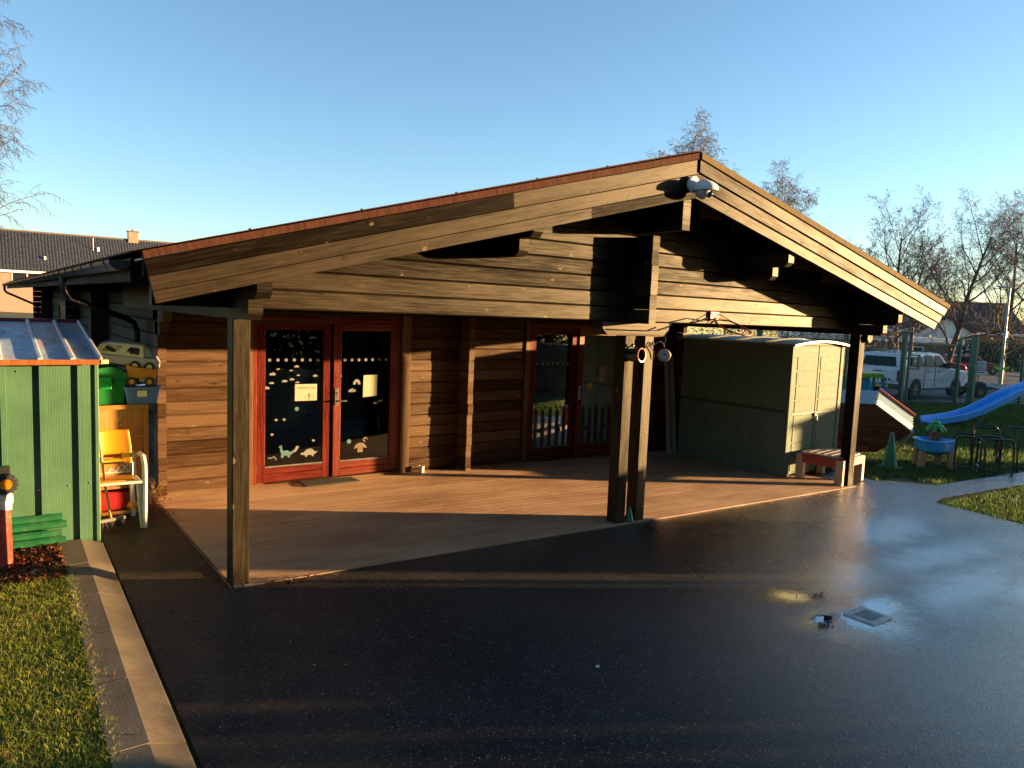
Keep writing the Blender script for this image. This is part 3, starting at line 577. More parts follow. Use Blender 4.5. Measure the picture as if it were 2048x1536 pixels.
        if second:
            for i in range(5):
                st('picket_sticker', 'sticker_dim', lambda m, i=i: pol(m, ga+.06+i*.145, 0, [(-.035,gz0+.02),(.035,gz0+.02),(.035,.68-.03*(i % 2)),(0,.73-.03*(i % 2)),(-.035,.68-.03*(i % 2))]))
            for i, mt in enumerate(('sticker_dim','sticker_brown','sticker_dim')): st('flower_sticker', mt, lambda m, i=i: circ(m, ga+.14+i*.2, .36+.07*(i % 2), .035, 9))
            if k == 1: st('sun_sticker', 'sticker_yellow', lambda m: pol(m, ga+.18, 1.05, [((.062 if i % 2 else .040)*math.cos(math.pi*i/9), (.062 if i % 2 else .040)*math.sin(math.pi*i/9)) for i in range(18)]))
        if k == 1:   # lever handle on the leaf that meets in the middle
            m = MB(); xc = a+.042; zh = 1.03+zg(2+dx); m.box(xc-.022,xc+.022,y0-.010,y0+.001,zh-.075,zh+.145,.004); hp = obj('handle', m, 'steel', d)
            m = MB(); m.tube([(xc,y0-.006,zh-.015),(xc,y0-.055,zh-.015),(xc+.02,y0-.062,zh-.015),(xc+.115,y0-.058,zh-.015)], .0105, 10); obj('lever', m, 'steel', hp, smooth=True)
            m = MB(); m.lathe([(0,0),(.011,0),(.011,.014),(0,.014)], (xc,y0-.009,zh+.085), (0,-1,0), 12); obj('lock_cylinder', m, 'dark_steel', hp)
door_pair(0.0, False); door_pair(4.15, True)
# paper notices taped to the glass and bunting behind it
ysn = YF+.012+.0150
def letters(parent, txt, x, z, size, y, mat):
    c = bpy.data.curves.new('printed_text', 'FONT'); c.body = txt; c.size = size; c.align_x = 'CENTER'; c.materials.append(MT[mat])
    o = bpy.data.objects.new('text_source', c); COL.objects.link(o); bpy.context.view_layer.update()
    me = bpy.data.meshes.new_from_object(o.evaluated_get(bpy.context.evaluated_depsgraph_get())); bpy.data.objects.remove(o); bpy.data.curves.remove(c)
    me.materials.clear(); return obj('printed_text', me, mat, parent, loc=(x, y, z), rot=(math.pi/2, 0, 0))
m = MB(); m.box(1.60,1.885,ysn-.004,ysn-.0015,.985,1.195,0); n1 = tag(obj('notice', m, 'paper'), 'cream landscape paper notice with printed heading on the left door pane', 'notice')
letters(n1, 'Outside area', 1.742, 1.138, .045, ysn-.0055, 'sticker_grey')
m = MB(); m.disc((1.785,ysn-.0055,1.055),(0,-1,0),.02); m.disc((1.73,ysn-.0055,1.03),(0,-1,0),.008); m.disc((1.84,ysn-.0055,1.03),(0,-1,0),.008); m.face([(1.779,ysn-.0056,.99),(1.791,ysn-.0056,.99),(1.791,ysn-.0056,1.04),(1.779,ysn-.0056,1.04)]); obj('printed_drawing', m, 'sticker_grey', n1)
ysn -= .024
m = MB(); m.poly([(2.505,1.005),(2.705,1.02),(2.71,1.30),(2.51,1.295)][::-1], lambda p: (p[0],ysn-.0015,p[1]), lambda p: (p[0],ysn-.004,p[1])); tag(obj('notice', m, 'paper'), 'blank cream portrait paper sheet on the right door pane', 'notice')
m = MB(); m.box(6.72,6.85,ysn-.004,ysn-.0015,1.10,1.36,0); tag(obj('notice', m, 'paper'), 'pale paper sheet on the far door half hidden by the twin posts', 'notice')
bt = thing('bunting', 'grey triangular bunting hanging behind the top of the right door pane', 'bunting', (2.3,3.5,1.9))
for i in range(4):
    m = MB(); x = -.12+i*.2; m.poly([(x,-.02),(x+.16,-.03),(x+.075,-.20)][::-1], lambda p: (p[0],.003,p[1]), lambda p: (p[0],0,p[1])); obj('flag', m, 'sticker_grey', bt)
m = MB(); m.tube([(-.2,0,.0),(.0,0,-.015),(.3,0,-.025),(.7,0,-.02)], .004, 5); obj('cord', m, 'sticker_grey', bt)
# ------------------------------------------------------------------ things on the cabin
c = thing('security_camera', 'white dome security camera under the apex of the gable', 'camera', (4.215,-.70,3.47))
m = MB(); m.lathe([(0,0),(.075,0),(.082,.01),(.080,.035),(.06,.045),(0,.045)], (-.02,.015,.06), (0,-1,0), 24); obj('back_plate', m, 'white', c, smooth=True)
m = MB()   # hooded housing: half-dome with a peak that reaches forward
rings = []
for i in range(9):
    t = i/8*math.pi/2; ring = []
    for j in range(24):
        a = 2*math.pi*j/24; r = .100*math.cos(t)+.0; peak = 1+.45*max(0, math.cos(a+math.pi/2-.5))*math.cos(t)**2
        ring.append((.02+math.cos(a)*r*peak, -.10+math.sin(a)*r*peak*1.0, .0+.085*math.sin(t)+.02))
    rings.append(ring)
for A, B in zip(rings, rings[1:]):
    for j in range(24): q = (j+1) % 24; m.face([A[j], A[q], B[q], B[j]])
low = [(x*.96+.0, y, z-.025) for x, y, z in rings[0]]
for j in range(24): q = (j+1) % 24; m.face([low[j], low[q], rings[0][q], rings[0][j]])
obj('hood', m, 'white', c, smooth=True)
m = MB(); m.lathe([(.078,.0),(.078,-.02),(.074,-.04),(.060,-.062),(.035,-.08),(0,-.088)], (.02,-.10,-.002), (0,0,1), 20); obj('dome', m, 'toy_silver', c, smooth=True)
m = MB(); m.lathe([(0,.0),(.030,-.002),(.040,-.02),(.040,-.06)][::-1], (.045,-.155,-.035), (.35,-.85,-.25), 16); m.lathe([(0,.040),(.02,.036),(.034,.022),(.040,0),(0,0)], (.045,-.150,-.034), (.35,-.85,-.25), 16); obj('lens', m, 'dark_glass', c, smooth=True)

h = thing('basketball_hoop', 'small red basketball hoop without net on the gable log', 'hoop', (5.50,0,2.245))
m = MB(); m.box(-.075,.075,-.03,-.002,-.055,.055); obj('back_plate', m, 'hoop_red', h)
m = MB(); m.tube([(.05+.21*math.cos(2*math.pi*i/28), -.26+.21*math.sin(2*math.pi*i/28), -.03+.42*(-.05+.21*math.sin(2*math.pi*i/28)-.16)) for i in range(28)], .010, 8, closed=True); obj('ring', m, 'hoop_red', h, smooth=True)
for s in (-1, 1):
    m = MB(); m.tube([(s*.05,-.03,-.04),(.05+s*.10,-.085,-.05)], .007, 6); m.tube([(s*.06,-.03,.03),(.05+s*.19,-.20,-.095)], .005, 6); obj('brace', m, 'dark_steel', h)
cb = MB(); cb.tube([(4.20,-.31,2.10),(4.32,-.07,2.055),(4.5,-.066,2.06),(4.66,-.066,2.10),(4.78,-.012,2.16),(5.05,-.012,2.21),(5.3,-.012,2.19),(5.42,-.01,2.23)], .007, 6)
tag(obj('cable', cb, 'black_plastic', smooth=True), 'thin black cable looping along the lowest gable log', 'cable')

# tin pot and clock on the twin posts
p = thing('hanging_pot', 'black open pot with copper rim fixed sideways on the left twin post', 'pot', (4.125,-.05,1.79))
ax = Vector((.16,-.98,.05)).normalized()
m = MB(); m.lathe([(0,-.03),(.066,-.03),(.072,-.01),(.074,.13),(.070,.13),(.067,.0),(0,.0)], (0,0,0), ax, 26); obj('pot_body', m, 'teal_dark', p, smooth=True)
m = MB(); o0 = ax*.13; a_ = ax.orthogonal().normalized(); b_ = ax.cross(a_)
m.tube([o0+(a_*math.cos(2*math.pi*i/24)+b_*math.sin(2*math.pi*i/24))*.072 for i in range(24)], .009, 8, closed=True); obj('rim', m, 'copper', p, smooth=True)
m = MB(); m.tube([(.0,.08,.07),(.02,.03,.10),(.05,-.02,.08)], .008, 6); m.lathe([(0,0),(.018,.004),(.02,.02),(.01,.036),(0,.04)], (.0,-.01,.085), (0,0,1), 10); obj('bracket', m, 'dark_steel', p, smooth=True)
ck = thing('bracket_clock', 'two-faced station clock on a scrolled bracket beside the right twin post', 'clock', (4.50,-.02,1.80))
def cdir(t): return t
n1_ = Vector((-.55,-.82,0)).normalized(); n2_ = -n1_
m = MB(); o_ = Vector((.135,-.03,-.015)); m.lathe([(0,-.032),(.066,-.032),(.074,-.026),(.074,.026),(.066,.032),(0,.032)], o_, n1_, 26); obj('case', m, 'copper', ck, smooth=True)
m = MB(); m.lathe([(.060,.0),(0,.003)], o_+n1_*.0325, n1_, 26); f_ = obj('dial', m, 'clock_face', ck)
m = MB()
for a, L, w in ((2.3,.045,.005),(1.0,.032,.007)):
    sx_ = Vector((0,0,1)).cross(n1_).normalized(); d_ = sx_*math.cos(a)+Vector((0,0,1))*math.sin(a); e_ = d_.cross(n1_)
    b0 = o_+n1_*.0375; m.face([b0-e_*w, b0+e_*w, b0+d_*L+e_*w*.4, b0+d_*L-e_*w*.4])
for i in range(12):
    a = i*math.pi/6; d_ = sx_*math.cos(a)+Vector((0,0,1))*math.sin(a); e_ = d_.cross(n1_); b0 = o_+n1_*.0362
    m.face([b0+d_*.046-e_*.003, b0+d_*.046+e_*.003, b0+d_*.056+e_*.003, b0+d_*.056-e_*.003])
obj('hands', m, 'black', f_)
m = MB(); m.lathe([(.060,.0),(0,.003)], o_+n2_*.0325, n2_, 26); obj('dial', m, 'clock_face', ck)
m = MB(); m.tube([(-.015,-.01,.10),(.03,-.03,.135),(.075,-.035,.14),(.12,-.03,.11),(.135,-.03,.07)], .006, 6); m.tube([(-.10,-.012,.10),(-.06,-.02,.13),(-.02,-.02,.12),(-.03,-.02,.09),(-.07,-.02,.085),(-.10,-.02,.09),(-.06,-.02,.06),(-.02,-.02,.02),(-.01,-.012,-.06)], .006, 6); m.tube([(.135,-.03,.07),(.14,-.03,.13),(.15,-.03,.17),(.14,-.03,.19)], .005, 6); obj('bracket', m, 'dark_steel', ck, smooth=True)

def cone(name, label, loc, h, r, base=True, mat='cone'):
    c = thing(name, label, 'cone', loc)
    m = MB(); m.lathe([(r,0.012),(r*.97,.02),(r*.22,h*.97),(r*.12,h),(0,h)], (0,0,0), (0,0,1), 24); obj('cone_body', m, mat, c, smooth=True)
    if base: m = MB(); m.poly([(r*1.35*s, r*1.35*t) for s, t in ((-1,-.8),(-.8,-1),(.8,-1),(1,-.8),(1,.8),(.8,1),(-.8,1),(-1,.8))], lambda p: (p[0],p[1],0), lambda p: (p[0],p[1],.014)); obj('cone_base', m, mat, c)
    return c
cone('play_cone', 'small green plastic cone wedged between the twin posts', (4.272,-.005,zg(4.27)+.0), .17, .058, False)
m = MB(); m.poly([(1.62,2.87),(2.345,2.925),(2.325,3.15),(1.63,3.15)], lambda p: (p[0],p[1],zg(p[0])+.002), lambda p: (p[0],p[1],zg(p[0])+.016)); tag(obj('doormat', m, 'mat_black'), 'black rubber doormat in front of the near glazed doors', 'doormat')
m = MB(); m.lathe([(0,0),(.036,0),(.040,.09),(.036,.09),(.033,.01),(0,.01)], (3.36,3.12,zg(3.36)+.002), (0,0,1), 18); tag(obj('cup', m, 'white', smooth=True), 'small white cup standing by the wall beside the door', 'cup')

# planks leaning in the corner
pk = thing('leaning_planks', 'grey boards leaning against the wall behind the resin shed', 'planks', (8.0,3.0,zg(8.0)))
for i, (dx, w) in enumerate(((.0,.09),(.11,.05),(.17,.05))):
    m = MB(); m.beam((dx+.16,-.10,.0),(dx+.22,.16,1.80-.05*i),w,.022,(0,1,0)); obj('plank', m, 'gray_plank', pk)

# ---- resin garden shed
rs_ = thing('resin_shed', 'pale green resin storage shed with double doors and arched roof', 'shed', (8.40,.80,zg(9.1)))
W, D, E_ = 1.45, 2.12, 2.06
m = MB(); m.box(.02,W-.02,.06,D,.0,.06); obj('shed_floor', m, 'resin_d', rs_)
m = MB(); m.box(0,.035,.03,D,.0,E_); m.box(W-.035,W,.03,D,0,E_); m.box(.035,W-.035,D-.035,D,0,E_); obj('shed_wall', m, 'resin', rs_)
for z0, z1 in ((.06,.97),(1.07,1.98)):
    for i in range(4):
        y0 = .10+i*(D-.14)/4; m = MB(); m.box(-.012,.002,y0+.03,y0+(D-.14)/4-.05,z0+.05,z1-.05,.008); obj('wall_panel', m, 'resin', rs_)
m = MB(); m.box(-.010,.004,.04,D-.02,1.0,1.045,.004); obj('side_band', m, 'resin_d', rs_)
for x0, x1 in ((0.0,.10),(W-.10,W)): m = MB(); m.box(x0,x1,-.012,.03,0,E_+.0,.008); obj('corner_post', m, 'resin', rs_)
for k, (x0, x1) in enumerate(((.105,W/2-.008),(W/2+.008,W-.105))):
    m = MB(); m.box(x0,x1,.0,.03,.05,E_-.02,.004); d = obj('shed_door', m, 'resin', rs_)
    zz = .09
    for i in range(8):
        hh = .222 if i != 3 else .20; m = MB(); m.box(x0+.06,x1-.06,-.007,.002,zz,zz+hh-.016,.004); obj('door_panel', m, 'resin', d); zz += hh+.006
    m = MB(); m.box(x0,x1,-.010,.0,.975,1.01,.003); obj('door_band', m, 'resin_d', d)
m = MB(); m.box(W/2-.03,W/2+.03,-.03,-.012,.93,.99,.004); obj('hasp', m, 'dark_steel', rs_)
m = MB(); m.tube([(W/2+.01,-.035,.94),(W/2+.012,-.04,.90),(W/2+.03,-.04,.90),(W/2+.028,-.035,.94)], .005, 6); m.box(W/2+.0,W/2+.04,-.05,-.03,.86,.90,.003); obj('padlock', m, 'steel', rs_)
arch = [(-.06+(W+.12)*i/12, E_+.005+.065*math.sin(math.pi*i/12)) for i in range(13)]
m = MB(); m.poly([(x,z) for x, z in arch]+[(x,z-.03) for x, z in arch[::-1]], lambda p: (p[0],-.09,p[1]), lambda p: (p[0],D+.08,p[1])); ro = obj('shed_roof', m, 'resin_roof', rs_, smooth=True)
m = MB(); m.poly([(0,E_-.01)]+[(x,z-.032) for x, z in arch[1:-1]]+[(W,E_-.01)], lambda p: (p[0],.03,p[1]), lambda p: (p[0],-.015,p[1])); obj('roof_arch', m, 'resin', rs_)
for yy in (.45,1.0,1.55):
    m = MB(); m.tube([(x,yy,z+.006) for x, z in arch], .014, 6); obj('roof_rib', m, 'resin_roof', ro)

# ---- red play table with tan legs
tb = thing('play_table', 'low red plastic play table with wood-look lid by the right post', 'table', (9.05,.42,zg(9.05)), rad(8))
m = MB(); pts = []
def rrect(w, d, r, n=5):
    o = []
    for cx, cy, a0 in ((w-r,d-r,0),(-w+r,d-r,90),(-w+r,-d+r,180),(w-r,-d+r,270)):
        for i in range(n+1): a = rad(a0+90*i/n); o.append((cx+r*math.cos(a), cy+r*math.sin(a)))
    return o
m.poly(rrect(.43,.36,.10), lambda p: (p[0],p[1],.27), lambda p: (p[0],p[1],.40)); obj('table_rim', m, 'red_plastic', tb, bev=.008)
m = MB(); m.poly(rrect(.385,.315,.08), lambda p: (p[0],p[1],.40), lambda p: (p[0],p[1],.422)); lid = obj('table_lid', m, 'sand_lid', tb, bev=.005)
for i in range(5): m = MB(); m.box(-.30,.30,-.24+i*.11,-.225+i*.11,.421,.428,.002); obj('lid_rib', m, 'brown_plastic', lid)
for sx_, sy_ in ((1,1),(-1,1),(1,-1),(-1,-1)):
    m = MB(); m.beam((sx_*.37,sy_*.30,0),(sx_*.37,sy_*.30,.385),.12,.12,(0,1,0),.02); obj('table_leg', m, 'tan_plastic', tb)

# ---- tipped playhouse
ph = thing('tipped_playhouse', 'brown plywood playhouse tipped over on its side, pale blue roof boards', 'playhouse', (12.35,1.78,zg(12.3)), rad(-64)); ph.scale = (.92,.92,.84)
side = [(-.95,.30),(-.90,.10),(-.15,-.02),(.35,.02),(.78,.36),(.98,.56),(.27,1.10),(-.92,1.04)]
def PH(x, y, z): return Vector((x, y, z+.17*y*min(1.0, z/.5)))
m = MB(); m.poly(side[::-1], lambda p: PH(p[0],.03,p[1]), lambda p: PH(p[0],0,p[1])); obj('side_panel', m, 'ply', ph)
m = MB(); m.poly(side[::-1], lambda p: PH(p[0],1.23,p[1]), lambda p: PH(p[0],1.2,p[1])); obj('side_panel', m, 'ply', ph)
n_ = Vector((.60,0,.78)).normalized()
for i in range(5):
    y0 = .12+i*.245; m = MB(); m.beam(PH(.27,y0,1.10)+n_*.02, PH(.98,y0,.56)+n_*.02, .24, .025, n_-Vector((0,.13,0))); obj('roof_board', m, 'cream_siding' if i < 2 else 'pale_blue', ph)
m = MB(); m.beam(PH(.25,1.2,1.12)+n_*.07, PH(1.0,1.2,.55)+n_*.07, .07, .06, n_); obj('roof_trim', m, 'coral', ph)
for i in range(5):
    y0 = .12+i*.245; m = MB(); m.beam(PH(-.92,y0,1.065), PH(.265,y0,1.125), .24, .025, (0,-.17,1)); obj('wall_board', m, 'pale_blue', ph)
for y0 in (-.03, 1.2): m = MB(); m.beam(PH(1.02,y0,.60), PH(.66,y0,.0), .03, .04, (0,1,0)); obj('edge_batten', m, 'gray_plank', ph)
m = MB(); m.beam((-.85,-.02,.16),(.2,-.02,.06),.03,.14,(0,0,1)); obj('base_board', m, 'dark_red', ph)
m = MB(); m.beam((.45,-.012,.56),(.62,-.012,.44),.035,.012,(0,0,1),.002); obj('door_batten', m, 'gray_plank', ph)
cone('play_cone', 'tall dark green cone standing on the grass before the playhouse', (11.30,.62,zg(11.3)-.02), .62, .13)

# ---- water table with palm tree
wt = thing('water_table', 'blue plastic water table with a toy palm tree and brown legs', 'water table', (12.22,.32,zg(12.2)-.03), rad(-36)); wt.scale = (.84,.84,.95)
def lobed(s): return [((.40+.05*math.cos(3*a))*s*math.cos(a), (.33+.05*math.cos(3*a))*s*math.sin(a)) for a in [2*math.pi*i/40 for i in range(40)]]
m = MB(); L1, L2, L3, L4 = lobed(.62), lobed(1.0), lobed(.93), lobed(.55)
def ringf(m, P, z0, Q, z1):
    for i in range(len(P)): j = (i+1) % len(P); m.face([(*P[i],z0),(*P[j],z0),(*Q[j],z1),(*Q[i],z1)])
ringf(m, L1, .27, lobed(.9), .34); ringf(m, lobed(.9), .34, L2, .52); ringf(m, L2, .52, lobed(1.04), .53); ringf(m, lobed(1.04), .53, L3, .545); ringf(m, L3, .545, L4, .36); m.face([(*p,.36) for p in L4]); m.face([(*p,.27) for p in L1[::-1]])
obj('basin', m, 'blue_plastic', wt, smooth=True)
m = MB(); m.poly([(-.13,.36),(.13,.36),(.10,.58),(.095,.66),(.06,.78),(-.07,.80),(-.10,.62)], lambda p: (p[0],.05,p[1]), lambda p: (p[0],-.05,p[1])); tr_ = obj('tower', m, 'brown_plastic', wt, bev=.012)
for i in range(4): m = MB(); m.box(-.06+.05*(i % 2)*1.6,-.03+.05*(i % 2)*1.6,-.056,-.048,.46+.08*i,.49+.08*i,.002); obj('brick', m, 'black', tr_)
m = MB()
for i in range(8):
    a = 2*math.pi*i/8+.2
    for s in range(3):
        r0, r1 = .015+s*.06, .015+(s+1)*.065; z0, z1 = .86-.020*s*s*.8, .86-.020*(s+1)**2*.8; w0, w1 = .06-.006*s, .055-.012*s; d = Vector((math.cos(a), math.sin(a), 0)); e = Vector((-d.y, d.x, 0)); t = Vector((0,0,.02))
        P = [d*r0-e*w0+Vector((0,0,z0)), d*r0+e*w0+Vector((0,0,z0)), d*r1+e*w1+Vector((0,0,z1)), d*r1-e*w1+Vector((0,0,z1))]
        m.face([P[0],P[1],P[2],P[3]]); m.face([P[3]-t,P[2]-t,P[1]-t,P[0]-t]); m.face([P[1],P[1]-t,P[2]-t,P[2]]); m.face([P[0]-t,P[0],P[3],P[3]-t]); m.face([P[2],P[2]-t,P[3]-t,P[3]])
m.lathe([(0,.90),(.07,.885),(.09,.85),(.06,.80),(0,.79)], (0,0,0), (0,0,1), 14); obj('palm_leaves', m, 'green_plastic', wt)
for sx_, sy_ in ((-.30,-.13),(.30,-.13),(-.22,.20),(.22,.20)):
    m = MB(); m.beam((sx_*1.08,sy_*1.08,0),(sx_,sy_,.33),.13,.10,(0,1,0),.012); obj('table_leg', m, 'tan_plastic', wt)
m = MB(); m.lathe([(.05,0),(0,.001)], (.25,-.315,.42), (.45,-.88,0), 6); obj('badge', m, 'white', wt); m = MB(); m.lathe([(.03,0),(0,.001)], (.251,-.317,.42), (.45,-.88,0), 6); obj('badge', m, 'red_plastic', wt)

# ---- wavy blue slide
sl = thing('slide', 'long wavy blue plastic slide on the lawn', 'slide', (0,0,0))
cl = [(x_+.95, y_-.25, z_-.05) for x_, y_, z_ in [(18.4,3.9,-.32),(18.9,3.75,-.28),(19.4,3.55,-.20),(19.9,3.35,-.05),(20.5,3.1,.22),(21.1,2.9,.50),(21.7,2.7,.66),(22.4,2.45,.80),(23.1,2.2,1.04),(23.8,1.95,1.36),(24.5,1.7,1.56)]]
m = MB(); prof = [(-.27,.17),(-.24,.17),(-.20,.03),(.20,.03),(.24,.17),(.27,.17),(.25,.0),(-.25,.0)]
for i in range(len(cl)-1):
    a, b = Vector(cl[i]), Vector(cl[i+1])
    def fr(k):
        d = Vector(cl[min(k+1, len(cl)-1)])-Vector(cl[max(k-1,0)]); d.normalize(); s = d.cross(Vector((0,0,1))).normalized(); return s, s.cross(d)
    s0, u0_ = fr(i); s1, u1_ = fr(i+1)
    m.prism(prof, lambda p: a+s0*p[0]+u0_*p[1], lambda p: b+s1*p[0]+u1_*p[1], caps=(i in (0, len(cl)-2)))
obj('chute', m, 'blue_plastic', sl, smooth=True)
sl_dx = .95
m = MB(); m.beam((24.5,1.35,-.5),(24.5,1.35,1.6),.07,.07); m.beam((24.6,2.05,-.5),(24.6,2.05,1.6),.07,.07); m.beam((25.4,1.1,-.5),(24.6,1.45,1.6),.06,.06); m.beam((25.5,1.8,-.5),(24.7,2.0,1.6),.06,.06); obj('ladder', m, 'green_plastic', sl, loc=(.95,-.25,0))

# ---- tubular steel frames dumped on the grass
def frame(label, loc, rz, w, hh, dep):
    f = thing('steel_frame', label, 'frame', loc, rz, 'black tube frames on the grass')
    def loop(y, lean=0.0):
        pts = []; r = .075
        for cx, cz, a0 in ((w-r,hh-r,0),(-w+r,hh-r,90),(-w+r,r,180),(w-r,r,270)):
            for i in range(5): a = rad(a0+90*i/4); pts.append((cx+r*math.cos(a), y+lean*(cz+r*math.sin(a)), cz+r*math.sin(a)))
        return pts
    for y, l in ((0,.06),(dep,-.06)): m = MB(); m.tube(loop(y, l), .017, 8, closed=True); obj('loop', m, 'black_plastic', f, smooth=True)
    for x in (-w, w):
        m = MB(); m.tube([(x,.0,hh*.8),(x,dep*.5,hh*.83),(x,dep,hh*.8)], .011, 6); m.tube([(x,.0,.1),(x,dep,.1)], .011, 6); obj('side_rail', m, 'dark_steel', f, smooth=True)
frame('black tubular steel frame right beside the water table', (12.30,-.22,zg(12.3)-.02), rad(-62), .19, .62, .5)
frame('black tubular steel frame in the middle of the frames', (12.55,-.62,zg(12.5)-.02), rad(-40), .24, .62, .42)
frame('tallest black tubular steel frame at the edge of the picture', (13.55,-.80,zg(13.5)-.02), rad(-35), .30, .75, .5)
frame('low black tubular steel frame behind the middle one', (13.8,.10,zg(13.8)-.02), rad(-66), .20, .68, .45)

# ---- bright toy on the grass by the fence
ty = thing('toy_easel', 'blue and lime toy desk standing by the green fence', 'toy', (24.6,8.3,zg(24.6)-.03), rad(-40))
m = MB(); m.lathe([(0,0),(.42,0),(.42,.05),(0,.05)], (-.25,-.05,.62), (0,-1,0), 24); obj('round_panel', m, 'cyan', ty)
m = MB(); m.poly([(-.7,.98),(.55,1.03),(.6,.9),(.1,.86),(-.6,.82)][::-1], lambda p: (p[0],.2,p[1]), lambda p: (p[0],-.2,p[1])); obj('top', m, 'lime', ty)
for x in (-.75,.45): m = MB(); m.beam((x+.15,0,.95),(x+.3,0,0),.12,.10,(0,1,0)); m.beam((x-.1,.1,.95),(x-.25,.1,0),.10,.08,(0,1,0)); obj('leg', m, 'blue_plastic', ty)
m = MB(); m.box(-.8,.5,-.15,.25,.30,.36); obj('shelf', m, 'white', ty)

# ---- drain grating in the yard
dr = thing('drain_grating', 'square iron drain grating in the wet yard', 'drain', (4.045,-2.882,zg(4.045)-.0075), rad(1))
m = MB(); m.box(-.14,-.095,-.125,.125,0,.014,.002); m.box(.095,.14,-.125,.125,0,.014,.002); m.box(-.095,.095,-.125,-.08,0,.014,.002); m.box(-.095,.095,.08,.125,0,.014,.002); obj('rim', m, 'drain_iron', dr)
m = MB(); m.box(-.095,.095,-.08,.08,0,.002,0); obj('sump', m, 'black', dr)
for i in range(6): m = MB(); x = -.079+i*.0316; m.box(x-.0065,x+.0065,-.08,.08,.002,.013,.002); obj('bar', m, 'drain_iron', dr)

# ------------------------------------------------------------------ kerb on the left
kb = thing('kerb', 'wide concrete kerb with a bevelled edge between lawn and yard', 'kerb')
def kx(y): return .0222*y
ys = [1.44, .77, .05, -.665, -1.36, -2.09, -2.8, -3.5, -4.2]
for a, b in zip(ys, ys[1:]):
    dz = random.uniform(-.004,.004); prof = [(-.785,-.03),(-.785,.044),(-.793,.050),(-.95,.100),(-1.112,.100),(-1.118,.094),(-1.118,-.03)]; m = MB()
    m.prism(prof, lambda p: (p[0]+kx(a-.004), a-.004, p[1]+dz), lambda p: (p[0]+kx(b+.004), b+.004, p[1]+dz)); obj('kerb_stone', m, 'kerb', kb)

# ------------------------------------------------------------------ green metal shed
gs = thing('metal_shed', 'green ribbed metal shed with flaking pale roof at the left edge', 'shed', (0,0,0))
prof = []; x = -2.9; YS = 1.46; p2 = []
ribs = [-2.56,-2.28,-2.0,-1.72,-1.445,-1.178,-.905]
p2.append((-2.9,YS))
for r_ in ribs: p2 += [(r_-.022,YS),(r_-.018,YS-.026),(r_+.018,YS-.026),(r_+.0205,YS)]
p2 += [(-.775,YS)]
m = MB(); m.prism(p2, lambda p: (p[0],p[1],.06), lambda p: (p[0],p[1],1.635), closed=False); obj('front_panel', m, 'greenshed', gs)
m = MB(); m.box(-.785,-.768,YS-.01,3.1,.06,1.63); m.box(-2.9,-2.88,YS,3.1,.06,1.63); m.box(-2.9,-.77,3.08,3.1,.06,1.90); obj('side_panel', m, 'greenshed', gs)
m = MB(); m.poly([(YS-.01,1.62),(3.1,1.62),(3.1,1.88)], lambda p: (-.784,p[0],p[1]), lambda p: (-.770,p[0],p[1])); obj('gable_panel', m, 'greenshed', gs)
m = MB(); m.box(-.80,-.765,YS-.016,YS+.02,.06,1.625,.006); obj('corner_trim', m, 'greenshed', gs)
m = MB(); m.poly([(1.36,1.640),(3.06,1.905),(3.06,1.915),(1.36,1.652)], lambda p: (-2.95,p[0],p[1]), lambda p: (-.745,p[0],p[1])); rf = obj('roof', m, 'shedroof', gs)
for r_ in (-1.46,-1.19,-.96): m = MB(); m.beam((r_,1.36,1.664),(r_,3.05,1.928),.035,.028,(0,0,1),.008); obj('roof_rib', m, 'shedroof', rf)
m = MB(); m.beam((-.752,1.36,1.665),(-.752,3.05,1.93),.02,.03,(0,0,1)); obj('verge_strip', m, 'white_plastic', rf)
m = MB(); m.beam((-2.95,3.07,1.925),(-.74,3.07,1.925),.05,.045,(0,0,1)); obj('ridge_strip', m, 'dark_red', rf)
m = MB(); m.beam((-2.95,1.355,1.640),(-.745,1.355,1.640),.018,.045,(0,0,1)); obj('eave_strip', m, 'rust', gs)
m = MB(); m.box(-.755,-.70,1.34,1.37,1.625,1.66,.004); obj('corner_cap', m, 'wheel_cream', gs)
for x_, z_ in ((-1.215,.56),(-1.0,.575),(-.93,.58),(-.845,.585),(-.795,1.55),(-1.35,1.56)): m = MB(); m.lathe([(.008,0),(.007,.004),(0,.006)], (x_,YS-.0005,z_), (0,-1,0), 8); obj('screw', m, 'steel', gs)
m = MB()
for i in range(14):
    x_, y_ = random.uniform(-1.45,-.8), random.uniform(1.45,3.0); z_ = 1.655+(y_-1.36)*.1555+.004; a = random.uniform(0,6); s = random.uniform(.012,.03)
    m.face([(x_+s*math.cos(a+q)*f, y_+s*math.sin(a+q)*f, z_+random.uniform(0,.012)) for q, f in ((0,1),(1.3,.6),(2.6,1),(4,.5),(5.2,.7))])
tag(obj('roof_litter', m, 'leaf', gs), kind='stuff')
# spare green panels at its foot
gp = thing('spare_panels', 'dark green metal channels stacked at the foot of the green shed', 'panels', (0,0,0))
for z0, dy, a in ((.10,-.03,.02),(.165,-.02,-.01),(.235,.0,.03),(.295,.02,.0)):
    m = MB(); prof = [(0,0),(-.02,.015),(-.02,.045),(0,.062),(.012,.062),(-.006,.045),(-.006,.015),(.012,0)]
    m.prism(prof, lambda p: (-2.2,1.385+dy*.6+p[0],z0+p[1]), lambda p: (-1.055+a,1.395+dy*.6+p[0],z0+p[1]+.0)); obj('channel', m, 'green_panel', gp)

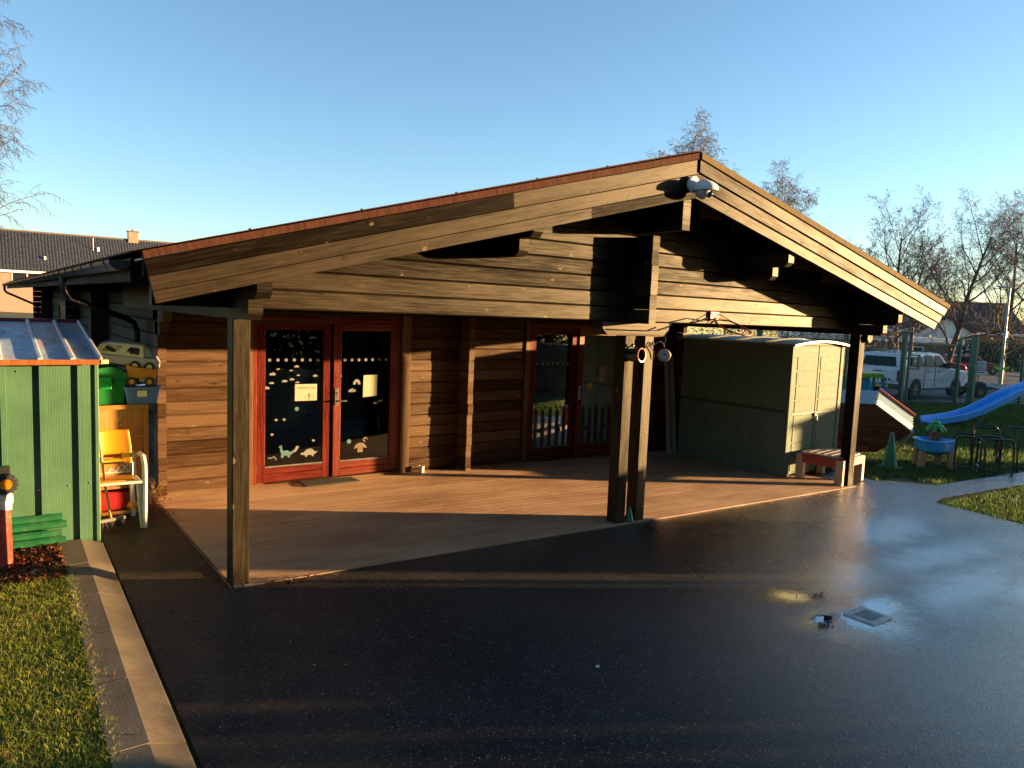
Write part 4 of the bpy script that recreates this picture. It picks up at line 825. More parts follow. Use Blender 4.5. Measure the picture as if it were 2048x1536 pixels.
# ------------------------------------------------------------------ clutter between shed and cabin
cbn = thing('cabinet', 'open orange wooden cabinet with chalk scribbles on its back', 'cabinet', (-.455,2.36,-.01))
m = MB(); m.box(.195,.235,0,.50,0,1.10); m.box(-.235,-.195,0,.50,0,1.10); m.box(-.235,.235,-.003,.50,1.10,1.142); obj('cabinet_frame', m, 'cabinet', cbn)
m = MB(); m.box(-.195,.195,.035,.05,.33,1.10); bp = obj('back_panel', m, 'cabinet', cbn)
for q in ((.012,.30,.328),(-.002,.04,.075)): m = MB(); m.box(-.195,.195,q[0],.20,q[1],q[2]); obj('shelf', m, 'cabinet', cbn)
m = MB()
for i in range(7):
    x_, z_ = random.uniform(-.05,.17), random.uniform(.75,1.05); pts = [(x_+random.uniform(-.035,.035), .033, z_+random.uniform(-.05,.05)) for _ in range(4)]; m.tube(pts, .0022, 4)
obj('chalk_scribble', m, 'wheel_cream', bp)
m = MB(); m.box(-.19,.19,.015,.19,.085,.27,.01); tag(obj('red_box', m, 'red_plastic', loc=(-.455,2.36,-.01)), 'red plastic box on the bottom shelf of the cabinet', 'box')
m = MB(); m.lathe([(0,0),(.05,.01),(.06,.04),(.04,.075),(.015,.09),(0,.088)], (-.365,2.36,.085-.01), (0,0,1), 12, 1.0, .5); tag(obj('toy_ball', m, 'yellow_plastic', smooth=True), 'crumpled yellow toy lying before the red box', 'toy')
# green lidded box
gb = thing('green_box', 'green lidded plastic box on top of the cabinet', 'box', (-.56,2.56,1.134))
m = MB(); m.poly([(-.13,0),(.13,0),(.155,.26),(-.155,.26)], lambda p: (p[0],-.14,p[1]), lambda p: (p[0],.16,p[1])); obj('box_body', m, 'green_box', gb, bev=.01)
lid = [(-.165,.255),(.165,.255),(.168,.275),(.15,.315),(.09,.36),(0,.375),(-.09,.36),(-.15,.315),(-.168,.275)]
m = MB(); m.poly(lid, lambda p: (p[0],-.16,p[1]), lambda p: (p[0],.18,p[1])); obj('lid', m, 'green_box', gb, bev=.008)
m = MB(); m.box(-.09,.02,-.185,-.155,.16,.27,.008); m.box(-.07,-.005,-.20,-.185,.18,.225,.004); obj('latch', m, 'green_plastic', gb)
# blue crate
bc = thing('blue_crate', 'blue plastic crate with paper label on the cabinet corner', 'crate', (-.265,2.50,1.134))
m = MB(); P0, P1 = rrect(.135,.105,.02,3), rrect(.165,.125,.02,3)
for i in range(len(P0)): j = (i+1) % len(P0); m.face([(*P0[i],0),(*P0[j],0),(*P1[j],.165),(*P1[i],.165)]); m.face([(*P1[j],.165),(*P1[i],.165),(P0[i][0],P0[i][1],.012),(P0[j][0],P0[j][1],.012)][::-1])
m.face([(*p,.012) for p in P0]); m.face([(*p,0) for p in P0[::-1]]); obj('crate_body', m, 'blue_crate', bc)
m = MB(); R1 = rrect(.175,.135,.022,3); R2 = rrect(.163,.123,.02,3)
for i in range(len(R1)): j = (i+1) % len(R1); m.face([(*R1[i],.155),(*R1[j],.155),(*R1[j],.172),(*R1[i],.172)]); m.face([(*R1[i],.172),(*R1[j],.172),(*R2[j],.172),(*R2[i],.172)])
obj('crate_rim', m, 'blue_crate', bc)
for x_ in (-.09,.095): m = MB(); m.poly([(x_-.012,.0),(x_+.012,.0),(x_+.012,.155),(x_-.012,.155)], lambda p: (p[0],-.100-.12*p[1],p[1]), lambda p: (p[0],-.112-.12*p[1],p[1])); obj('crate_rib', m, 'blue_crate', bc)
m = MB(); m.poly([(-.05,.075),(.035,.075),(.035,.135),(-.05,.135)], lambda p: (p[0],-.104-.15*p[1],p[1]), lambda p: (p[0],-.113-.12*p[1],p[1])); obj('crate_label', m, 'wheel_cream', bc)
def wheel(parent, c, r, w, ax, tyre='rubber', rim='wheel_cream', k=18, tread=False):
    m = MB(); ax = Vector(ax).normalized()
    m.lathe([(r*.55,-w/2),(r*.92,-w/2),(r,-w*.32),(r,w*.32),(r*.92,w/2),(r*.55,w/2)], c, ax, k); t = obj('wheel', m, tyre, parent, smooth=True)
    if tread:
        a = ax.orthogonal().normalized(); b = ax.cross(a)
        for i in range(14):
            q = 2*math.pi*i/14; d = a*math.cos(q)+b*math.sin(q); mm = MB(); mm.beam(Vector(c)+d*r*.98-ax*w*.48, Vector(c)+d*r*.98+ax*w*.48, r*.22, r*.14, d, .001); obj('tread_block', mm, tyre, t)
    m = MB(); m.lathe([(0,-w*.40),(r*.35,-w*.42),(r*.57,-w*.5),(r*.57,w*.5),(r*.35,w*.42),(0,w*.40)], c, ax, k); obj('rim', m, rim, t, smooth=True); return t
# dump truck on the crate
dt = thing('toy_dump_truck', 'yellow and black toy dump truck on the blue crate', 'toy truck', (-.262,2.475,1.312), rad(-12))
m = MB(); m.poly([(-.115,.085),(.125,.085),(.150,.160),(-.02,.185),(-.135,.215)], lambda p: (p[0]*(1.0),-.075,p[1]), lambda p: (p[0],.075,p[1])); obj('dump_body', m, 'orange_plastic', dt, bev=.006)
for x_ in (-.115,-.0,.128): m = MB(); m.beam((x_,-.079,.085),(x_+.012,-.079,.175-.01*(x_ > 0)),.012,.012,(0,1,0),.002); obj('body_rib', m, 'yellow_plastic', dt)
m = MB(); m.beam((-.12,-.080,.088),(.128,-.080,.088),.012,.014); m.beam((-.02,-.080,.183),(.148,-.080,.160),.012,.014); obj('body_edge', m, 'yellow_plastic', dt)
m = MB(); m.box(-.13,.125,-.05,.05,.045,.075); obj('chassis', m, 'black_plastic', dt); m = MB(); m.box(-.02,.06,-.066,-.05,.045,.078,.003); obj('tank', m, 'steel', dt)
m = MB(); m.box(-.19,-.12,-.06,.06,.06,.15,.01); obj('cab', m, 'black_plastic', dt)
for x_ in (-.085,.075):
    for y_ in (-.075,.075): wheel(dt, (x_,y_,.045), .045, .04, (0,1,0), rim='orange_plastic', tread=(y_ < 0))
# toy car lying across
tc_ = thing('toy_car', 'cream and silver toy off-road car perched above the green box', 'toy car', (-.36,2.60,1.515), rad(-14)); tc_.rotation_euler = (rad(4), rad(5), rad(-14))
lo = [(-.31,.03),(-.10,.01),(.12,.0),(.24,-.035),(.285,-.02),(.285,.05),(.25,.10),(.13,.095),(-.31,.105)]
m = MB(); m.poly(lo, lambda p: (p[0],-.11,p[1]), lambda p: (p[0],.11,p[1])); obj('body', m, 'toy_silver', tc_, bev=.012)
up_ = [(-.31,.106),(.135,.096),(.145,.10),(.13,.215),(.09,.225),(-.17,.225),(-.255,.20)]
m = MB(); m.poly(up_, lambda p: (p[0],-.105+(p[1]-.1)*.12,p[1]), lambda p: (p[0],.105-(p[1]-.1)*.12,p[1])); obj('cabin_shell', m, 'toy_cream', tc_, bev=.010)
m = MB(); m.poly([(.13,.215),(.145,.10),(.25,.102)], lambda p: (p[0],-.085,p[1]), lambda p: (p[0],.085,p[1])); obj('windscreen', m, 'pale_blue', tc_, bev=.008)
for q in ([(-.24,.13),(-.12,.13),(-.06,.195),(-.19,.195)], [(-.03,.125),(.095,.122),(.095,.19),(.01,.19)]): m = MB(); m.poly(q, lambda p: (p[0],-.112+(p[1]-.1)*.12,p[1]), lambda p: (p[0],-.100+(p[1]-.1)*.12,p[1])); obj('window', m, 'dark_glass', tc_)
for x_ in (.07,.20):
    wheel(tc_, (x_,-.115,.012), .048, .035, (0,1,0))
    wheel(tc_, (x_,.115,.012), .048, .035, (0,1,0))
m = MB(); m.tube([(-.30,-.06,.03),(-.20,.0,.02),(.0,.02,-.02)], .02, 8); m.box(-.25,.18,-.07,.07,-.01,.02); obj('underframe', m, 'black_plastic', tc_)
# white garden chair with yellow plastic seat shell on it
wc = thing('garden_chair', 'white plastic garden chair with lattice back in front of the cabinet', 'chair', (-.575,2.18,0), rad(-4))
for x_, y_, dx_, dy_ in ((-.21,-.22,-.02,-.03),(.21,-.22,.03,-.03),(-.18,.17,-.02,.04),(.18,.17,.02,.04)):
    m = MB(); m.beam((x_+dx_,y_+dy_,0),(x_,y_,.42),.045,.038,(0,1,0),.01); obj('leg', m, 'white_plastic', wc)
m = MB(); m.poly([(-.24,-.26),(.24,-.26),(.22,.20),(-.22,.20)], lambda p: (p[0],p[1],.40+.03*(p[1] < 0)), lambda p: (p[0],p[1],.43+.03*(p[1] < 0))); obj('seat', m, 'white_plastic', wc, bev=.012)
for s in (-1,1): m = MB(); m.tube([(s*.255,-.27,.0),(s*.262,-.25,.40),(s*.262,-.22,.60),(s*.258,-.14,.67),(s*.245,.05,.67),(s*.22,.20,.62)], [.020,.022,.022,.024,.022,.02], 8); obj('armrest', m, 'white_plastic', wc, smooth=True)
for x_ in (-.21,.21): m = MB(); m.beam((x_,.20,.43),(x_*.95,.27,.80),.04,.03,(0,1,0),.008); obj('back_post', m, 'white_plastic', wc)
m = MB()
for i in range(7):
    x0 = -.20+i*.06; m.beam((x0,.215,.46),(x0+.10 if x0+.10 < .21 else .21,.235,.585),.012,.01,(0,1,0),.001); m.beam((x0+.06,.217,.46),(max(x0-.04,-.21),.237,.585),.012,.01,(0,1,0),.001)
m.beam((-.21,.216,.455),(.21,.216,.455),.02,.02); m.beam((-.21,.238,.59),(.21,.238,.59),.02,.02); m.beam((-.20,.27,.79),(.20,.27,.79),.025,.05); obj('lattice_back', m, 'white_plastic', wc)
yc = thing('yellow_chair', 'yellow plastic seat shell with a handle slot stood on the white chair', 'chair', (-.565,2.16,.432))
m = MB(); outer_ = [(-.155,.16),(-.165,.28),(-.15,.46),(-.135,.475),(.135,.475),(.15,.46),(.165,.28),(.155,.16)]; n_ = 12
def shell(m, u, z):   # curved shell: bends forward at the sides
    return (u, .06+.10*(z-.14)-(u*u)*1.6, z)
def grid(m, us, zs, skip=None):
    for i in range(len(us)-1):
        for j in range(len(zs)-1):
            if skip and skip((us[i]+us[i+1])/2, (zs[j]+zs[j+1])/2): continue
            q = [(us[i],zs[j]),(us[i+1],zs[j]),(us[i+1],zs[j+1]),(us[i],zs[j+1])]
            w = lambda u, z: u*(1-.12*max(0,(z-.3)/.18))
            m.face([shell(m, w(u,z), z) for u, z in q])
us = [-.165+.33*i/16 for i in range(17)]; zs = [.15+.325*i/14 for i in range(15)]
grid(m, us, zs, lambda u, z: abs(u) < .085 and .19 < z < .235)
bo = obj('backrest', m, 'yellow_plastic', yc, smooth=True); md = bo.modifiers.new('solid', 'SOLIDIFY'); md.thickness = .012
m = MB(); m.poly([(-.165,-.18),(.165,-.18),(.16,.05),(-.16,.05)], lambda p: (p[0],p[1],.012), lambda p: (p[0],p[1],.03)); obj('seat', m, 'yellow_plastic', yc, bev=.008)
m = MB(); m.tube([(-.165,.02,.03),(-.17,.045,.15),(-.165,.04,.16),(.165,.04,.16),(.17,.045,.15),(.165,.02,.03)], .010, 6); obj('support', m, 'black_plastic', yc)
# broom
br = thing('broom', 'wooden yard broom lying against the green shed', 'broom', (-.62,2.0,0))
m = MB(); m.beam((-.11,-.02,.085),(.13,.05,.085),.05,.03,(0,0,1),.006); obj('broom_head', m, 'gray_plank', br)
m = MB()
for i in range(60):
    f = random.random(); x_, y_ = -.11+.24*f, -.02+.07*f+random.uniform(-.02,.02); m.tube([(x_,y_,.07),(x_+random.uniform(-.03,.03),y_+random.uniform(-.03,.03),.0)], .003, 3)
tag(obj('bristles', m, 'bark', br), kind='stuff')
m = MB(); m.tube([(.01,.015,.095),(-.02,.10,.35),(-.06,.19,.85)], .012, 8); obj('handle', m, 'cabinet', br, smooth=True)
# red stump with a toy tractor wheel
rp = thing('red_stump', 'flaking red painted timber stump at the left edge', 'stump', (-1.545,1.02,.06))
m = MB(); m.lathe([(.13,0),(.125,.25),(.118,.585),(.10,.60),(0,.60)], (0,0,0), (0,0,1), 16); obj('stump_body', m, 'red_stump', rp, smooth=True)
cl_ = MB()
for i in range(16):
    a = 2*math.pi*i/16; b = 2*math.pi*(i+1)/16; f = lambda t, k: .128+.012*math.sin(5*t+k)
    for (z0, k0), (z1, k1) in zip(((.61,0),(.575,1),(.53,2)), ((.575,1),(.53,2),(.50+.0,3))): cl_.face([(f(a,k0)*math.cos(a), f(a,k0)*math.sin(a), z0),(f(b,k0)*math.cos(b), f(b,k0)*math.sin(b), z0),(f(b,k1)*math.cos(b), f(b,k1)*math.sin(b), z1+.02*math.sin(3*b)),(f(a,k1)*math.cos(a), f(a,k1)*math.sin(a), z1+.02*math.sin(3*a))])
cl_.face([(.128*math.cos(2*math.pi*i/16), .128*math.sin(2*math.pi*i/16), .612) for i in range(16)]); tag(obj('rag', cl_, 'cloth', loc=(-1.545,1.02,.06), smooth=True), 'pale patterned rag draped over the red stump', 'rag')
tt = thing('toy_tractor', 'black and yellow toy tractor on the red stump', 'toy tractor', (-1.545,1.0,.672), rad(8))
wheel(tt, (.085,-.06,.075), .075, .05, (.15,1,0), rim='yellow_plastic', k=20, tread=True); wheel(tt, (.085,.06,.075), .075, .05, (0,1,0), rim='yellow_plastic', k=20)
wheel(tt, (-.10,-.06,.05), .05, .04, (0,1,0), rim='yellow_plastic'); wheel(tt, (-.10,.06,.05), .05, .04, (0,1,0), rim='yellow_plastic')
m = MB(); m.box(-.16,.02,-.035,.035,.06,.12,.008); obj('bonnet', m, 'green_box', tt); m = MB(); m.box(.02,.12,-.04,.04,.10,.20,.008); obj('cab', m, 'black_plastic', tt)
m = MB(); m.poly([(1.145,.55),(1.20,.53),(1.24,.57),(1.21,.60),(1.15,.60)], lambda p: (-p[0]-.1,p[1]+.25,.076), lambda p: (-p[0]-.1,p[1]+.25,.082)); tag(obj('paper_scrap', m, 'white'), 'white scrap lying in the dead leaves beside the kerb', 'scrap')
# ------------------------------------------------------------------ grass, leaves, litter
def blades(name, pts, h, w, mat, rng, lean=.5):
    n = len(pts); a = rng.uniform(0, 2*np.pi, n); hh = h*rng.uniform(.55, 1.35, n); ww = w*rng.uniform(.7, 1.3, n); ln = lean*rng.uniform(.2, 1.0, n); b = rng.uniform(0, 2*np.pi, n)
    dx, dy = np.cos(a)*ww/2, np.sin(a)*ww/2; lx, ly = np.cos(b)*ln*hh, np.sin(b)*ln*hh
    P = np.asarray(pts); V = np.zeros((n, 5, 3)); z0 = np.zeros(n)
    V[:,0] = P-np.stack([dx,dy,z0],1); V[:,1] = P+np.stack([dx,dy,z0],1)
    mid = P+np.stack([lx*.35,ly*.35,hh*.6],1); V[:,2] = mid+np.stack([dx*.7,dy*.7,z0],1); V[:,3] = mid-np.stack([dx*.7,dy*.7,z0],1); V[:,4] = P+np.stack([lx,ly,hh*(1-ln*.35)],1)
    i = np.arange(n)*5; F = np.concatenate([np.stack([i,i+1,i+2],1), np.stack([i,i+2,i+3],1), np.stack([i+3,i+2,i+4],1)])
    return np_mesh(name, V.reshape(-1,3), F, mat)
rng = np.random.default_rng(3)
n = 70000; x = -1.075-rng.random(n)**1.15*1.6; y = rng.uniform(-3.2, .74, n); x = x+.0222*y+rng.normal(0,.012,n)
y = np.where(y > .5, y-.12*np.sin(x*17)-.05, y)
ne = 2600; xe = -1.105+rng.normal(0,.022,ne); ye = rng.uniform(-3.2,.5,ne); ye += .05*np.sin(ye*23); xe = xe+.0222*ye+.018*np.sin(ye*9)+.012*np.sin(ye*31)
x = np.concatenate([x,xe]); y = np.concatenate([y,ye]); n += ne
o = obj('lawn_grass', blades('lawn_grass', np.stack([x,y,np.full(n,.058)],1), .056, .0034, 'grass', rng, .9), 'grass'); tag(o, 'short sunlit grass left of the kerb', 'grass', kind='stuff')
def infield(x, y):   # right-hand field outline
    a = (x > 9.85) & (y > .1) | (x > 10.6) & (y > -.50) | (x > 14.5)
    b = (x > 9.02+.1*(y+1.15)) & (y < -1.18-.02*(x-9)) 
    fence = y < 7.4-(x-25.5)*.32
    return (a | b) & fence
pts = []
for nn, (x0, x1, y0, y1), h_, w_ in ((60000,(8.9,13.5,-3.6,3.2),.075,.0075), (52000,(13.5,20,-4,7.5),.11,.015), (34000,(20,31,-2,9.5),.13,.03)):
    x = rng.uniform(x0, x1, nn); y = rng.uniform(y0, y1, nn); k = infield(x, y); x, y = x[k], y[k]
    pts.append((np.stack([x, y, -.02*x-.045], 1), h_, w_))
for i, (P, h_, w_) in enumerate(pts):
    o = obj('field_grass', blades('field_grass', P, h_, w_, 'grass_far', rng, .7), 'grass_far'); tag(o, ['rough green grass nearest the yard edge on the right', 'rough green grass around the blue slide', 'far strip of grass along the green fence'][i], 'grass', kind='stuff')
def leaves(name, P, size, mat, rng, flat=.5):
    n = len(P); a = rng.uniform(0, 2*np.pi, n); t = rng.normal(0, flat, n); t2 = rng.normal(0, flat, n); s = size*rng.uniform(.5, 1.3, n)
    u = np.stack([np.cos(a)*np.cos(t), np.sin(a)*np.cos(t), np.sin(t)], 1); v = np.stack([-np.sin(a)*np.cos(t2), np.cos(a)*np.cos(t2), np.sin(t2)], 1); P = np.asarray(P); s = s[:,None]; up = np.array([0,0,1.0])
    V = np.stack([P-u*s, P-u*s*.2-v*s*.55+up*s*.25, P+u*s, P+u*s*.1+v*s*.55+up*s*.3, P], 1)
    i = np.arange(n)*5; F = np.concatenate([np.stack([i,i+1,i+4],1), np.stack([i+1,i+2,i+4],1), np.stack([i+2,i+3,i+4],1), np.stack([i+3,i,i+4],1)])
    return np_mesh(name, V.reshape(-1,3), F, mat)
n = 1500; x = rng.uniform(-1.75,-1.085,n); y = rng.uniform(.52,1.36,n); z = .065+rng.random(n)*.05
o = obj('leaf_litter', leaves('leaf_litter', np.stack([x,y,z],1), .026, 'leaf', rng), 'leaf'); tag(o, 'brown dead leaves piled below the green shed', 'leaves', kind='stuff')
n = 260; x = np.concatenate([rng.normal(-.12,.10,150), rng.normal(.33,.2,60), rng.uniform(-.6,.0,50)]); y = np.concatenate([rng.normal(2.95,.16,150), rng.normal(-.14,.05,60), rng.uniform(2.2,3.0,50)]); z = np.where(x > -.05, .004, -.003)-.02*np.maximum(x,0)+rng.random(n)*.02
o = obj('leaf_litter', leaves('leaf_litter', np.stack([x,y,z],1), .018, 'leaf', rng), 'leaf'); tag(o, 'withered leaf scraps at the deck corner and left post', 'leaves', kind='stuff')
n = 150; x = rng.uniform(-2.4,-1.0,n); y = rng.uniform(-3,.5,n)
o = obj('leaf_litter', leaves('leaf_litter', np.stack([x,y,np.where(x > -1.12, .106, .095)+rng.random(n)*.02],1), .017, 'leaf', rng), 'leaf'); tag(o, 'odd brown leaves strewn over the lawn and kerb', 'leaves', kind='stuff')
n = 320; x = np.concatenate([rng.uniform(-.6,8.5,220), rng.uniform(.1,3.5,100)]); y = np.concatenate([rng.uniform(-4.5,-.15,220), rng.uniform(.6,3.1,100)]); z = -.02*np.maximum(x,0)+np.where(y > 0, .004, -.003)
o = obj('yard_specks', leaves('yard_specks', np.stack([x,y,z],1), .009, 'straw', rng, .2), 'straw'); tag(o, 'scattered bits of leaf and straw on yard and deck', 'litter', kind='stuff')
m = MB()
for i in range(26):
    a = rng.uniform(0,6.28); b = Vector((-.07+rng.normal(0,.03), 3.02+rng.normal(0,.04), 0)); L = rng.uniform(.10,.30); d = Vector((math.cos(a)*.5+.35, math.sin(a)*.4-.3, 1.0)).normalized(); m.tube([b, b+d*L*.6, b+d*L+Vector((math.cos(a)*.06,math.sin(a)*.06,-.03))], [.003,.002,.001], 3)
tag(obj('dry_weed', m, 'straw'), 'dry straw-coloured weed at the cabin corner', 'weed')
m = MB(); m.lathe([(0,0),(.012,.003),(.014,.008),(.009,.014),(0,.016)], (1.55,-2.45,zg(1.55)-.007), (0,0,1), 9, 1.2, .9); tag(obj('pebble', m, 'stone_white', smooth=True), 'small white pebble on the dark tarmac', 'pebble')
def silt(name, label, cx, cy, n, r, sz=.009):
    P = np.stack([rng.normal(cx,r,n), rng.normal(cy,r*.6,n), np.full(n, zg(cx)-.005)+rng.random(n)*.012], 1)
    o = obj(name, leaves(name, P, sz, 'bark', rng, .4), 'bark'); tag(o, label, 'debris', kind='stuff')
silt('wet_debris', 'dark clump of wet leaves beside the puddle left of the drain', 3.56,-2.80,110,.04)
silt('wet_debris', 'dark clump of wet leaves at the puddle behind the drain', 4.12,-2.42,80,.045)

# ------------------------------------------------------------------ bare trees
class Tubes:
    def __init__(s): s.V = []; s.F = []; s.n = 0
    def add(s, P, R, k):
        P = np.asarray(P); n = len(P); d = np.gradient(P, axis=0); d /= np.linalg.norm(d, axis=1)[:,None]+1e-9
        ref = np.array([.3,.5,.8]) if abs(d[0][2]) < .9 else np.array([1.0,.2,0]); a = np.cross(d, ref); a /= np.linalg.norm(a, axis=1)[:,None]+1e-9; b = np.cross(d, a)
        t = np.arange(k)*2*np.pi/k; V = P[:,None,:]+(a[:,None,:]*np.cos(t)[None,:,None]+b[:,None,:]*np.sin(t)[None,:,None])*np.asarray(R)[:,None,None]
        i = np.arange(n-1)[:,None]*k; j = np.arange(k)[None,:]; q = (j+1) % k
        F = np.stack([i+j, i+q, i+k+q, i+k+j], -1).reshape(-1,4)+s.n; s.V.append(V.reshape(-1,3)); s.F.append(F); s.n += n*k
    def mesh(s, name, mat): return np_mesh(name, np.concatenate(s.V), np.concatenate(s.F), mat, True)
def tree(name, label, loc, height, seed, style='spread', twig='twig', bark='bark', balls=0, dens=1.0, group=None, rmin=.0075, lo0=.28):
    r = np.random.default_rng(seed); T, W = Tubes(), Tubes(); tips = []
    droop = {'spread': 0.0, 'birch': -.55, 'round': .02}[style]; spread = {'spread': .80, 'birch': .75, 'round': .8}[style]
    def norm(v): return v/(np.linalg.norm(v)+1e-9)
    def branch(p, d, L, rad_, lvl):
        n = {0: 9, 1: 7, 2: 5, 3: 4, 4: 3}[lvl]; P = [p]; dd = d; trop = {0: .05, 1: .10, 2: .06+droop*.12, 3: droop*.45+.02, 4: droop*.7}[lvl]
        for i in range(n):
            dd = norm(dd+r.normal(0, {0:.06,1:.13,2:.17,3:.20,4:.22}[lvl], 3)+np.array([0,0,trop])); P.append(P[-1]+dd*L/n)
        tip = {0: .25, 1: .22, 2: .25, 3: .35, 4: .6}[lvl]; R = rad_*(1-(1-tip)*np.linspace(0,1,n+1)**.8)
        (T if lvl < 2 else W).add(P, R, {0: 9, 1: 6, 2: 4, 3: 3, 4: 3}[lvl])
        if lvl == 4: tips.append(P[-1]); return
        cnt = {0: int(14*dens), 1: int(10*dens), 2: int(9*dens), 3: 6}[lvl]; lo = {0: lo0, 1: .18, 2: .12, 3: .15}[lvl]
        for c in range(cnt):
            f = lo+(1-lo)*(c+r.random()*.8)/cnt; k = min(int(f*n), n-1); q = P[k]+(P[k+1]-P[k])*(f*n-k); base = norm(P[k+1]-P[k])
            a = c*2.4+r.uniform(-.5,.5); e1 = norm(np.cross(base, [.31,.7,.2])); e2 = np.cross(base, e1); out = e1*math.cos(a)+e2*math.sin(a)
            sp = spread*{0: 1.0, 1: .8, 2: .85, 3: .9}[lvl]*(1.15-.45*f if lvl == 0 else 1); nd = norm(base*(1-sp*.55)+out*sp)
            LL = L*{0: (.60 if style == 'spread' else .50), 1: .46, 2: .42, 3: .42}[lvl]*(1.12-.55*f)*r.uniform(.75,1.2)
            branch(q, nd, LL, max(R[k]*{0:.5,1:.5,2:.5,3:.6}[lvl], rmin), lvl+1)
    branch(np.zeros(3), norm(np.array([r.normal(0,.04), r.normal(0,.04), 1.0])), height*.93, height*.021, 0)
    t = thing(name, label, 'tree', loc, 0, group); obj('trunk', T.mesh('trunk', bark), bark, t); obj('crown', W.mesh('crown', twig), twig, t)
    if balls:
        m = MB(); idx = r.choice(len(tips), min(balls, len(tips)), replace=False)
        for i in idx: m.lathe([(0,-.07),(.035,-.05),(.05,0),(.035,.05),(0,.07)], tips[i], (0,0,1), 6)
        tag(obj('seed_pods', m, bark, t), kind='stuff')
    return t
G = 'bare trees beyond the fence'
def retree(src, label, loc, rz, sc, group=None):
    o = src.copy(); COL.objects.link(o); o.location = loc; o.rotation_euler = (0,0,rz); o.scale = (sc,sc,sc); o['label'] = label
    for k in src.children:
        c = k.copy(); COL.objects.link(c); c.parent = o
    return o
tree('birch_tree', 'bare reddish birch reaching in at the left edge', (-2.45,13.6,-.05), 7.8, 21, 'birch', 'twig_red', 'bark_b', 0, 1.4, None, .0045, .10)
bt1 = tree('birch_tree', 'bare weeping birch behind the ridge of the cabin', (29.9,22.3,-.6), 11.2, 5, 'birch', 'twig', 'bark_b', 0, 1.3, None, .009)
retree(bt1, 'lower bare birch behind the right slope of the roof', (34.4,20.0,-.6), 2.0, .88)
bt2 = tree('bare_tree', 'bare tree hung with dark seed pods at the end of the roof slope', (53.6,21.6,-1.1), 10.6, 12, 'spread', 'twig', 'bark', 70, 1.1, G, .0085, .17)
bt3 = tree('bare_tree', 'biggest bare tree, thick trunk behind the gate', (56.5,19.4,-1.1), 11.0, 14, 'spread', 'twig', 'bark', 0, 1.2, G, .0085, .17)
bt4 = tree('bare_tree', 'small round bare tree just right of the roof slope', (52.0,24.9,-1.1), 8.6, 31, 'round', 'twig', 'bark', 0, 1.0, G, .011)
retree(bt2, 'bare tree behind the lamp post', (59.8,16.9,-1.2), 2.2, 1.0)
retree(bt3, 'bare tree cut off by the right edge of the picture', (59.0,13.8,-1.2), 3.6, .94)
retree(bt4, 'low bare tree between the pod-hung tree and the biggest one', (57.5,22.5,-1.1), 1.1, 1.1)
tree('sapling', 'thin pale sapling staked beside the lamp post', (49.5,11.9,-1.0), 4.2, 40, 'round', 'twig_red', 'bark_b', 0, .55)

# ------------------------------------------------------------------ hedges and scrub
def hedge(name, label, x0, x1, y0, y1, z0, z1, n, size, mat='hedge', rz=0.0, loc=(0,0,0)):
    t = thing(name, label, 'hedge', loc, rz); P = rng.random((n,3)); P = P*[x1-x0,y1-y0,z1-z0]+[x0,y0,z0]
    top = z1-(z1-z0)*.18*(np.sin(P[:,0]*2.1)+np.sin(P[:,0]*5.3+1)+1.6)/3.6*.8; P[:,2] = np.minimum(P[:,2], top+rng.normal(0,.05,n)*(z1-z0)*.3)
    obj('foliage', leaves('foliage', P, size, mat, rng, 1.0), mat, t); return t
hedge('hedge', 'dark clipped hedge behind the green shed', -6.0,-1.0, 22.0,24.0, -.05,2.15, 9000,.075)
hedge('scrub', 'brown leafless scrub beyond the fence behind the white pickup', 0,13,0,2.0,-.7,3.0, 16000,.06,'twig',rad(-30),(31,21.5,0))
hedge('hedge', 'dark shrubs under the trees beyond the parked cars', 0,34,0,3.0,-1.9,1.5, 12000,.16,'hedge',rad(-36),(62,36,0))
hedge('hedge', 'unseen evergreen hedge added right of the yard to darken the door reflections', 12,27.5,-23,-20,-.6,8.0, 14000,.24)  # added out of view so the far panes mirror something dark
hedge('hedge', 'unseen evergreen hedge behind the photographer, made tall to block sky light', -26,17,-17,-14,-.1,10.0, 38000,.24)  # hedge mirrored in the panes; extra height added to cut sky fill

# ------------------------------------------------------------------ green mesh fence and gate
FD = Vector((.95,-.312,0)).normalized(); F0 = Vector((25.55,7.42,0))
fn = thing('mesh_fence', 'green welded mesh fence along the lawn', 'fence', (0,0,0))
def fpt(s, z): p = F0+FD*s; return (p.x, p.y, zg(p.x)-.04+z)
for s, w, h_ in ((-7.6,.07,2.45),(-5.1,.07,2.45),(-2.6,.07,2.45),(-.05,.16,2.52),(3.28,.26,2.58),(5.8,.08,2.45),(8.3,.08,2.45),(10.8,.08,2.45),(13.3,.08,2.45)):
    m = MB(); m.beam(fpt(s,0), fpt(s,h_), w, min(w,.12), FD, .006); obj('fence_post', m, 'green_fence', fn)
def wires(s0, s1, z0, z1, parent):
    m = MB(); n = int((s1-s0)/.052)
    for i in range(n+1):
        s = s0+(s1-s0)*i/n; m.tube([fpt(s,z0), fpt(s,z1)], .0075, 3, caps=False)
    for z in (z0+.03, z0+.25, z0+.78, z0+1.3, z0+1.82, z1-.2, z1-.03): m.tube([fpt(s0,z), fpt(s1,z)], .007, 3, caps=False)
    return obj('mesh_panel', m, 'green_fence', parent)
for a, b in ((-7.5,-5.14),(-5.06,-2.64),(-2.56,-.14),(3.4,5.76),(5.84,8.26),(8.34,10.76),(10.84,13.26)): wires(a, b, .05, 2.38, fn)
m = MB(); m.beam(fpt(3.45,.10), fpt(13.3,.10), .05,.06); m.beam(fpt(3.45,.22), fpt(13.3,.22), .05,.05); obj('bottom_rail', m, 'green_fence', fn)
gt = thing('mesh_gate', 'green mesh gate with a lock box in front of the white pickup', 'gate', (0,0,0))
